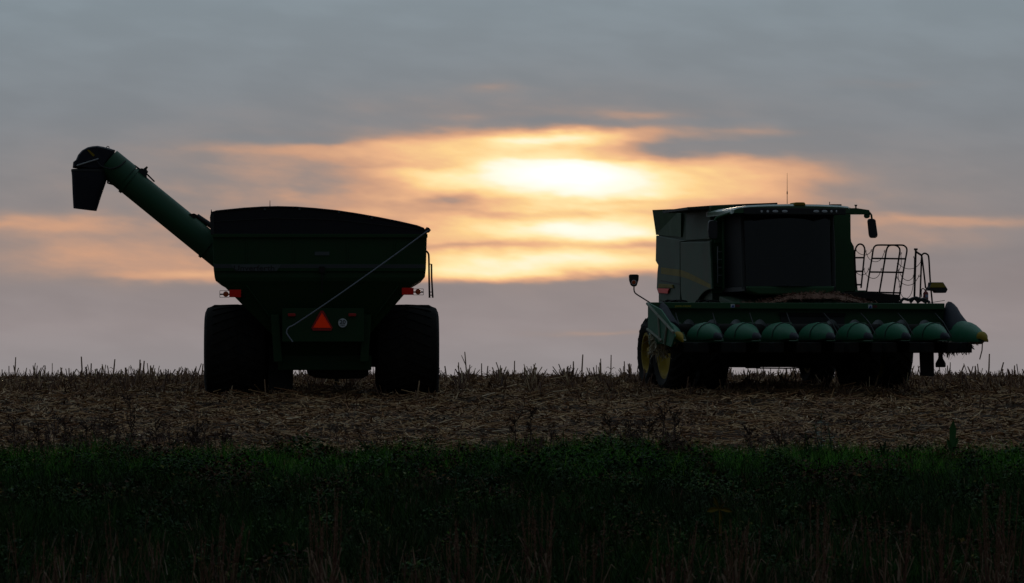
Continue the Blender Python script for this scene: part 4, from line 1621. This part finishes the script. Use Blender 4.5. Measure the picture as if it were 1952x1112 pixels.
    # hoses along the top right of the head
    for pts in (((1716, 577), (1722, 570), (1732, 572), (1742, 569), (1750, 575)), ((1735, 577), (1744, 568), (1754, 571), (1766, 577)), ((1748, 577), (1760, 570), (1772, 577))):
        mb = MB()
        mb.tube(curve([P(*q, YH + .1) for q in pts], 4), .03, 7)
        mb.build('hydraulic_hose', BLACK, head, smooth=True)
    mb = MB()
    mb.tube(curve([P(1770, 578, YH), P(1785, 575.5, YH), P(1801, 573, YH)], 3), .006, 5)
    mb.build('wire', BLACK, head)
    # warning lamp on a bent arm at the left end
    e = empty('warning_lamp', (0, 0, 0), 0, head)
    mb = MB()
    mb.tube(curve([P(1240, 578, YH), P(1225, 568.5, YH), P(1212, 560, YH), P(1208.7, 554, YH), P(1208.5, 545, YH)], 4), .014, 7)
    mb.build('lamp_arm', BLACK, e, smooth=True)
    mb = MB()
    mb.prism([P(*q, YH) for q in ((1199.5, 525), (1202, 523.3), (1215, 523.3), (1218, 525), (1217.5, 534), (1214, 545), (1211, 546.5), (1206.5, 546.5), (1203, 544), (1200, 535))], (0, .05, 0))
    mb.build('lamp_housing', BLACK, e, bevel=.008)
    mb = MB()
    mb.add(*lamp_disc(P(1208.3, 538.8, YH - .008), .052, .052))
    mb.build('lens_ring', WHITE, e)
    mb = MB()
    mb.add(*lamp_disc(P(1208.3, 538.4, YH - .016), .042, .042))
    mb.build('amber_lens', AMBER, e)
    # husks caught under both ends of the head
    Vh, Qh = [], []
    for (l, r, t, b_, y, n, L0) in ((1240, 1272, 632, 676, -3.9, 230, .16), (1275, 1296, 636, 648, -4.6, 50, .12), (1788, 1850, 650, 668, -3.7, 260, .14), (1850, 1868, 648, 654, -4.5, 30, .08)):
        pos = np.array([P(l + (r - l) * RNG.random(), t + (b_ - t) * RNG.random(), y + .5 * RNG.random()) for _ in range(n)])
        D = unit(np.stack([RNG.normal(size=n) * .5, RNG.normal(size=n) * .5, -np.abs(RNG.normal(size=n)) - .2], 1))
        U = unit(np.cross(D, RNG.normal(size=(n, 3))))
        Vh.append(strips(pos, D, U, L0 * (.4 + RNG.random(n)), .02 + .03 * RNG.random(n), RNG.normal(size=n) * .4, 2, .6))
    V, Q = join(Vh)
    hk = np_mesh('caught_husks', V, Q, HUSK, head)
    hk['kind'] = 'stuff'
    return f


def lamp_disc(c, rx, rz, n=18, depth=.012):
    vs = [(c[0] + rx * math.cos(2 * math.pi * k / n), c[1], c[2] + rz * math.sin(2 * math.pi * k / n)) for k in range(n)]
    vs += [(c[0] + .8 * rx * math.cos(2 * math.pi * k / n), c[1] - depth * .5, c[2] + .8 * rz * math.sin(2 * math.pi * k / n)) for k in range(n)]
    fs = [(k, (k + 1) % n, n + (k + 1) % n, n + k) for k in range(n)] + [tuple(range(n, 2 * n)), tuple(range(n))[::-1]]
    return vs, fs


CF = build_combine()


def build_heap():
    """chaff lying on the head in front of the cab"""
    f = CF
    Pw = lambda px, py, y: f.M @ f.at(px, py, y)
    prof = [(1432, 578), (1465, 574), (1490, 568), (1510, 561), (1535, 559), (1560, 558.5), (1590, 559), (1612, 564), (1632, 570), (1650, 577)]
    rows = []
    ys = np.linspace(-2.42, -1.5, 7)
    for i, y in enumerate(ys):
        t = i / 6
        s = math.sin(math.pi * (.15 + .85 * t) ** .8) if i else .25
        row = []
        for px, py in prof:
            h = (580 - py) * (.35 + .65 * max(0, s)) + random.uniform(-.8, .8)
            row.append(Pw(px, 581 - h, y))
        rows.append(row)
    mb = MB()
    mb.loft(rows, cap=False, closed=False)
    V0 = np.array([tuple(v) for v in mb.v])
    n = 2600
    pick = RNG.integers(0, len(V0), n)
    pos = V0[pick] + RNG.normal(size=(n, 3)) * np.array([.09, .07, .012])
    D = direction(n, -.2, .7)
    U = unit(np.cross(D, RNG.normal(size=(n, 3))))
    A = strips(pos, D, U, .03 + .07 * RNG.random(n), .008 + .014 * RNG.random(n), RNG.normal(size=n) * .4, 2, .5)
    Qm = np.array(mb.f)
    V, Q = join([(V0, Qm), A])
    o = np_mesh('chaff_heap', V, Q, HEAP)
    tag(o, 'reddish brown heap of chaff lying on the corn head below the cab', 'chaff', kind='stuff')


build_heap()


# ------------------------------------------------------------------ tall stalks left standing on the crest
def tall_stalks():
    spec = [  # top px, top py, foot px, how far
        (30, 681, 29, 116), (26, 697, 33, 114), (63, 697, 69, 115), (86, 697, 83, 115), (116, 704, 120, 114), (155, 680, 156, 116), (174, 693, 173, 113),
        (195, 698, 192, 115), (219, 685, 214, 116), (231, 704, 226, 114), (239, 701, 239, 115), (267, 686, 267, 115), (275, 688, 272, 116), (287, 697, 288, 114),
        (306, 705, 308, 113), (321, 704, 320, 115), (355, 703, 352, 114), (374, 699, 372, 113), (387, 694, 384, 115),
        (848, 698, 851, 113), (874, 691, 876, 116), (886, 671, 892, 116), (918, 693, 917, 115), (930, 698, 929, 113), (981, 688, 979, 116), (1000, 700, 1001, 114),
        (1093, 689, 1092, 116), (1111, 676, 1109, 115), (1145, 684, 1146, 116), (1165, 677, 1164, 116), (1190, 689, 1191, 115), (1200, 693, 1200, 113),
        (1838, 696, 1826, 114), (1859, 698, 1860, 115), (1886, 675, 1883, 116), (1913, 691, 1902, 114), (1934, 697, 1935, 115), (1806, 697, 1808, 114)]
    ORD = ('first second third fourth fifth sixth seventh eighth ninth tenth eleventh twelfth thirteenth fourteenth fifteenth sixteenth '
           'seventeenth eighteenth nineteenth twentieth').split()
    spec.sort(key=lambda q: q[0])
    count = {}
    for i, (tx, ty, fx, d) in enumerate(spec):
        foot = W(fx, 716, d)
        foot.z = float(ground_z(foot.x, d)) - .03
        top = W(tx, ty, d + random.uniform(-.15, .15))
        zone, grp = (('%s broken corn stalk from the left edge along the skyline', 'stalks on the skyline left of the cart') if fx < 390 else
                     ('%s broken corn stalk right of the grain cart along the skyline', 'stalks on the skyline between the machines') if fx < 1300 else
                     ('%s broken corn stalk on the skyline from the jack foot rightwards', 'stalks on the skyline right of the corn head'))
        k_ = count[grp] = count.get(grp, -1) + 1
        lab = zone % ORD[k_]
        loc = foot.copy()
        root = empty('corn_stalk', loc)
        tag(root, lab, 'stalk', grp)
        v = top - loc
        mb = MB()
        r = random.uniform(.016, .023)
        mb.tube([(0, 0, 0), v * .5 + Vector((random.uniform(-.012, .012), 0, 0)), v], [r, r * .95, r * .75], 6)
        if fx == 892:                            # the forked one
            mb.tube([v * .55, v * .85 + Vector((-.09, 0, .03))], [r * .7, r * .4], 5)
            mb.tube([v * .35, v * .55 + Vector((.14, 0, .0))], [r * .6, r * .3], 5)
            root['label'] = 'tallest forked corn stalk on the skyline just right of the grain cart'
        mb.build('stem', STUB, root, smooth=True)
        n = random.randint(1, 3)
        for k in range(n):                       # dry leaves still clinging
            t = random.uniform(.05, .6)
            a = random.choice((-1, 1)) * random.uniform(.5, 1.1)
            L = random.uniform(.06, .14)
            p0 = v * t
            p1 = p0 + Vector((math.sin(a) * L * .6, random.uniform(-.03, .03), L * .45))
            p2 = p1 + Vector((math.sin(a) * L * .5, 0, -L * .25))
            mb = MB()
            wv = Vector((0, .012, .008))
            mb.add([p0 - wv, p0 + wv, p1 + wv, p1 - wv, p2 + wv * .2, p2 - wv * .2], [(0, 1, 2, 3), (3, 2, 4, 5)])
            mb.build('leaf', STUB, root)


tall_stalks()


# ------------------------------------------------------------------ single weeds along the edge of the grass
def foot_at(px, d):
    x = (px - CX) / F * d
    return Vector((x, d, float(ground_z(x, d)) - .02))


def dock(px, d, py_top, label, branches=5, m=REDW, spread=.12):
    p = foot_at(px, d)
    root = empty('dock_plant', p)
    tag(root, label, 'weed', 'brown seed stalks along the field edge')
    h = H + (CY - py_top) / F * d - p.z
    lean = random.uniform(-.08, .08)
    stem = lambda t: Vector((lean * t * h, .03 * math.sin(t * 3), h * t))
    mb = MB()
    mb.tube([stem(t / 5) for t in range(6)], [.012 - .0015 * k for k in range(6)], 5)
    mb.build('stem', m, root)
    mb = MB()
    n = 130
    V = []
    for b in range(branches + 1):
        t0 = 1.0 if b == 0 else random.uniform(.4, .85)
        o = stem(t0 if b else .55)
        tip = stem(1.0) if b == 0 else o + Vector((random.choice((-1, 1)) * spread * random.uniform(.5, 1.2), random.uniform(-.06, .06), h * random.uniform(.12, .28)))
        if b:
            mb.tube([o, o.lerp(tip, .5) + Vector((0, 0, -.01)), tip], [.006, .005, .003], 4)
        for k in range(n // (branches + 1)):
            t = random.random() ** .8
            c = o.lerp(tip, t) + Vector((random.gauss(0, .013), random.gauss(0, .013), random.gauss(0, .01)))
            s = random.uniform(.008, .018)
            a = random.random() * 6.3
            u = Vector((math.cos(a), math.sin(a), random.uniform(-.5, .5))) * s
            w = Vector((-math.sin(a) * .4, math.cos(a) * .4, 1)) * s
            mb.add([c - u, c - w, c + u, c + w], [(0, 1, 2, 3)])
    mb.build('seed_head', m, root)['kind'] = 'stuff'
    return root


docks = [(252, 80.2, 752, 'tallest brown seed stalk rising from the grass edge at the far left', 6), (375, 80.0, 800, 'brown seed stalk on the grass edge below the left cart wheel', 5),
         (368, 79.4, 812, 'thin brown weed stem directly beside the seed stalk below the left cart wheel', 2), (30, 80.6, 798, 'brown weed against the left edge of the picture', 5),
         (72, 80.9, 805, 'second brown weed from the left edge of the picture', 6), (128, 80.3, 795, 'dark brown weed clump third from the left edge', 7), (165, 80.8, 806, 'reddish weed between two taller ones at far left', 5),
         (205, 80.4, 790, 'bushy dark brown weed just left of the tallest seed stalk', 7), (300, 80.6, 793, 'brown weed just right of the tallest seed stalk', 5), (425, 80.3, 822, 'short brown weed below the left half of the grain cart', 4),
         (1012, 81.0, 778, 'small dark seed stalk on the field below the gap between the machines', 3), (1165, 80.6, 792, 'dark reddish weed on the grass edge below the combine mirror lamp', 6), (1200, 80.4, 800, 'bushy reddish weed left of the combine wheels on the grass edge', 6),
         (1235, 80.7, 790, 'reddish weed standing below the left combine wheel', 5), (1262, 80.2, 768, 'tall narrow dark seed spike below the left combine wheel', 3), (1290, 80.5, 785, 'reddish weed below the left end of the corn head', 5),
         (1432, 80.2, 812, 'dark weed on the grass edge below the cab', 5), (1488, 80.0, 818, 'dark red weed just left of the leafy green plant', 6), (1535, 80.1, 828, 'short dark weed at the foot of the leafy green plant', 5), (985, 81.5, 790, 'short brown weed on the residue left of the small seed stalk', 3)]
for px, d, ty, lab, nb in docks:
    dock(px, d, ty, lab, nb)


def dead_weeds():
    parts = []
    for l, r, n in ((16, 330, 150), (340, 450, 40), (1140, 1310, 90), (1420, 1610, 50), (980, 1080, 22), (600, 760, 14)):
        px = l + (r - l) * RNG.random(n)
        d = 79.2 + 3.2 * RNG.random(n)
        x = (px - CX) / F * d
        P = np.stack([x, d, ground_z(x, d) - .02], 1)
        D = unit(np.stack([RNG.normal(size=n) * .2, RNG.normal(size=n) * .2, np.ones(n)], 1))
        hh = .2 + .38 * RNG.random(n) ** 1.5
        parts.append(stalks(P, D, hh, .004 + .003 * RNG.random(n)))
        for b in range(3):
            t = .35 + .5 * RNG.random(n)
            B = P + D * (hh * t)[:, None]
            DB = unit(D + RNG.normal(size=(n, 3)) * .45)
            LB = hh * (.15 + .25 * RNG.random(n))
            parts.append(stalks(B, DB, LB, .003 * np.ones(n)))
            for q in range(9):
                c = B + DB * (LB * (.2 + .8 * RNG.random(n)))[:, None] + RNG.normal(size=(n, 3)) * .008
                dl = unit(RNG.normal(size=(n, 3)))
                parts.append(strips(c, dl, unit(np.cross(dl, RNG.normal(size=(n, 3)))), .014 + .03 * RNG.random(n) ** 2, .008 + .01 * RNG.random(n), .2 * np.ones(n), 1, .3))
    V, Q = join(parts)
    tag(np_mesh('dead_weeds', V, Q, REDW), 'tangle of thin dead brown weeds along the edge of the field', 'dead weeds', kind='stuff')


dead_weeds()


def leafy(name, px, d, py_top, label, m, nleaf=26, size=.06, spread=.18, cat='weed'):
    p = foot_at(px, d)
    root = empty(name, p)
    tag(root, label, cat)
    h = H + (CY - py_top) / F * d - p.z
    for s in range(3):
        bx = random.uniform(-.05, .05)
        tx = random.uniform(-spread, spread)
        hh = h * (1 if s == 0 else random.uniform(.6, .9))
        mb = MB()
        mb.tube([(bx, 0, 0), (bx * .5 + tx * .4, 0, hh * .5), (tx, 0, hh)], [.009, .007, .004], 5)
        mb.build('stem', m, root)
        mb = MB()
        for k in range(nleaf // 3):
            t = random.uniform(.25, 1)
            c = Vector((bx * (1 - t) + tx * t * t, random.uniform(-.03, .03), hh * t))
            a = random.random() * 6.28
            L = size * random.uniform(.6, 1.3)
            u = Vector((math.cos(a), math.sin(a), random.uniform(-.2, .5))).normalized() * L
            w = Vector((-math.sin(a), math.cos(a), random.uniform(-.3, .3))) * L * .3
            dz = Vector((0, 0, -L * .12))
            mb.add([c, c + u * .45 + w, c + u + dz, c + u * .45 - w], [(0, 1, 2, 3)])
        mb.build('foliage', m, root)['kind'] = 'stuff'
    return root


DKLEAF = mat('dark_weed_leaf', (.02, .05, .014), .6, island=[(0, (.014, .035, .010)), (.8, (.03, .07, .018)), (1, (.06, .10, .02))])
leafy('leafy_weed', 1562, 79.6, 786, 'tall dark leafy weed on the grass edge below the cab', DKLEAF, 48, .075, .16)
leafy('leafy_weed', 1588, 79.3, 806, 'dark leafy weed leaning right beside the tall leafy weed below the cab', DKLEAF, 36, .07, .12)
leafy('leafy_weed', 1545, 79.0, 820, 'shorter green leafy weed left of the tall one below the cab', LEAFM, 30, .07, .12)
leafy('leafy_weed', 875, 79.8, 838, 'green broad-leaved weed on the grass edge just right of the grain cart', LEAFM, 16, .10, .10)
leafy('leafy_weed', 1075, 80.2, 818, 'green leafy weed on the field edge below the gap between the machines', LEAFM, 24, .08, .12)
leafy('yellow_weed', 868, 76.0, 882, 'yellow-green leafy weed in the grass right of centre-left', mat('yellow_green', (.16, .19, .02), .6, island=[(0, (.09, .14, .02)), (1, (.22, .22, .03))]), 24, .07, .12)
leafy('yellow_weed', 1018, 77.0, 868, 'small yellow-green weed near the middle of the grass bank', MATS['yellow_green'], 14, .06, .08)
leafy('orange_weed', 1125, 79.0, 856, 'larger orange-leaved weed patch on the grass edge at the middle', ORLEAF, 60, .05, .22)
leafy('orange_weed', 1080, 78.4, 868, 'smaller orange-leaved weed patch left of the larger orange one', ORLEAF, 40, .05, .16)
leafy('yellow_weed', 770, 74.0, 900, 'pale green leafy weed in the bank below the right cart wheel', MATS['yellow_green'], 18, .06, .14)
leafy('yellow_weed', 855, 66.0, 950, 'bright green leafy weed halfway down the bank right of the cart', mat('bright_green', (.05, .16, .02), .6), 20, .06, .10)
leafy('yellow_weed', 468, 75.0, 890, 'yellowish leafy weed in the bank below the left cart wheel', MATS['yellow_green'], 18, .06, .14)


def blades(name, px, d, spec, label, m, width=.03, leafname='leaf', cat='weed', lift=0):
    """a plant of a few large leaves: spec = (dx_px, dy_px) of each leaf tip from the foot"""
    p = foot_at(px, d)
    root = empty(name, p)
    tag(root, label, cat)
    k = d / F
    up = Vector((0, 0, lift * k))
    if lift:
        mb = MB()
        mb.tube([(0, 0, 0), up * .5 + Vector((.01, 0, 0)), up], [.01, .008, .006], 6)
        mb.build('stem', m, root)
    for dx, dy, wd in spec:
        tip = Vector((dx * k, random.uniform(-.06, .06), dy * k))
        c = [Vector((0, 0, 0)), tip * .35 + Vector((0, 0, tip.length * .06)), tip * .7 + Vector((0, 0, tip.length * .05)), tip]
        ws = [.25, .9, 1.0, .04]
        side = Vector((-tip.z, 0, tip.x)).normalized() * wd
        mb = MB()
        vs, fs = [], []
        for i, q in enumerate(c):
            q = q + up
            vs += [q - side * ws[i], q + Vector((0, .012, 0)), q + side * ws[i]]
        for i in range(3):
            fs += [(3 * i, 3 * i + 1, 3 * i + 4, 3 * i + 3), (3 * i + 1, 3 * i + 2, 3 * i + 5, 3 * i + 4)]
        mb.add(vs, fs)
        mb.build(leafname, m, root, smooth=True)
    return root


blades('broad_leaf_weed', 1815, 78.5, [(2, 66, .055), (12, 34, .03), (-10, 30, .03)], 'single upright broad green leaf on the grass edge at the far right', BROADL, lift=18)
blades('grass_tuft', 712, 79.2, [(-34, 52, .012), (-22, 48, .012), (-10, 40, .012), (6, 36, .012), (-40, 40, .01), (18, 30, .012), (-4, 50, .01), (28, 34, .01)], 'spiky dark green grass tuft poking above the bank below the right cart wheel', BROADL, cat='grass')
blades('yellow_leaved_weed', 1371, 61.5, [(-12, 26, .018), (10, 12, .010), (-24, -4, .032), (26, -5, .028), (5, -24, .02), (-12, 16, .012)], 'weed with large yellow leaves low in the bank under the combine', YLEAF, lift=102)
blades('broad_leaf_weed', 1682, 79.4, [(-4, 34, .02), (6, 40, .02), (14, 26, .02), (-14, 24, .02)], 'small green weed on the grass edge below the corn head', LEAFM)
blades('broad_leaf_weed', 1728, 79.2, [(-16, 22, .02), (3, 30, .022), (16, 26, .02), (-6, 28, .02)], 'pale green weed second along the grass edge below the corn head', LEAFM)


def dry_clump(px, d, tops, label, m=DRYG):
    p = foot_at(px, d)
    root = empty('dry_grass_clump', p)
    tag(root, label, 'dry grass', 'tall dry grass clumps at the foot of the bank')
    k = d / F
    for (tx, ty) in tops:
        top = W(tx, ty, d) - p
        bx = (top.x * .55) + random.uniform(-.06, .06)
        yy = random.uniform(-.25, .25)
        base = Vector((bx, yy, -.02))
        top.y = yy + random.uniform(-.1, .1)
        mid = base.lerp(top, .5) + Vector((random.uniform(-.03, .03), 0, .0))
        path = curve([base, mid, top], 5)
        n = len(path)
        mb = MB()
        mb.tube(path, [.0055 - .003 * i / n for i in range(n)], 4)
        for q in range(2):                        # narrow leaves along the stem
            i0 = random.randint(2, n // 2)
            o = path[i0]
            t = o + Vector((random.uniform(-.12, .12), random.uniform(-.06, .06), random.uniform(.15, .3)))
            e_ = t + Vector((random.uniform(-.08, .08), 0, -.06))
            wv = Vector((.006, .004, 0))
            mb.add([o - wv, o + wv, t + wv, t - wv, e_ + wv * .2, e_ - wv * .2], [(0, 1, 2, 3), (3, 2, 4, 5)])
        mb.build('stem', m, root)
        mb = MB()
        i1 = int(n * .72)
        for q in range(46):
            s = random.random()
            ii = i1 + s * (n - 1 - i1)
            a = int(ii)
            c = path[a].lerp(path[min(a + 1, n - 1)], ii - a)
            r = .013 * (1 - .7 * s)
            c = c + Vector((random.gauss(0, r), random.gauss(0, r), 0))
            L = random.uniform(.02, .045)
            u = Vector((random.gauss(0, .25), random.gauss(0, .25), 1)).normalized() * L
            wv = Vector((random.uniform(-1, 1), random.uniform(-1, 1), 0)) * .005
            mb.add([c, c + u * .5 + wv, c + u, c + u * .5 - wv], [(0, 1, 2, 3)])
        mb.build('seed_head', m, root)['kind'] = 'stuff'


def tops(l, r, t, b, n):
    return [(random.uniform(l, r), random.uniform(t, b)) for _ in range(n)]


dry_clump(612, 53, tops(590, 655, 930, 1010, 15), 'tall upright clump of rusty dry grass below the grain cart')
dry_clump(700, 53, tops(665, 735, 1000, 1060, 5), 'sparse dry grass clump right of the upright one below the cart')
dry_clump(1015, 54, tops(995, 1065, 935, 1010, 13), 'tall leaning clump of dry grass at the middle of the bottom edge')
dry_clump(880, 52.5, tops(850, 935, 975, 1040, 11), 'dry grass clump just left of the middle of the bottom edge')
dry_clump(1120, 53, [(1152, 976), (1132, 1020), (1138, 1042), (1108, 1040), (1072, 1032), (1118, 1018)], 'dry grass clump with one arching seed head right of the middle')
dry_clump(1265, 53, tops(1240, 1340, 985, 1070, 12), 'thin dry grass clump below the left half of the combine')
dry_clump(1400, 53.5, tops(1355, 1465, 975, 1060, 14), 'wide dry grass clump below the cab')
dry_clump(1555, 54, tops(1540, 1600, 950, 1020, 9), 'dry grass clump with two tall reddish spikes below the corn head')
dry_clump(1690, 53.5, tops(1630, 1745, 970, 1050, 15), 'dry grass clump at lower right below the stand leg')
dry_clump(1800, 53, tops(1755, 1850, 960, 1050, 16), 'dense dry grass clump second from the right bottom corner')
dry_clump(1905, 53, tops(1860, 1950, 930, 1040, 22), 'densest rusty dry grass clump in the right bottom corner')
dry_clump(75, 53, [(82, 1030), (64, 1060), (105, 1045), (98, 1075), (30, 995), (18, 1010)], 'few dry grass spikes in the left bottom corner')
dry_clump(130, 53, [(150, 1015), (170, 1030), (122, 1024), (205, 1075), (110, 1050)], 'few dry grass spikes second from the left bottom corner')
dry_clump(255, 52.5, [(298, 1036), (288, 1040), (205, 960), (203, 1000)], 'dry grass clump with a long arching seed head at lower left')
dry_clump(395, 53, tops(365, 480, 975, 1040, 14), 'dry grass clump below the left cart wheel')
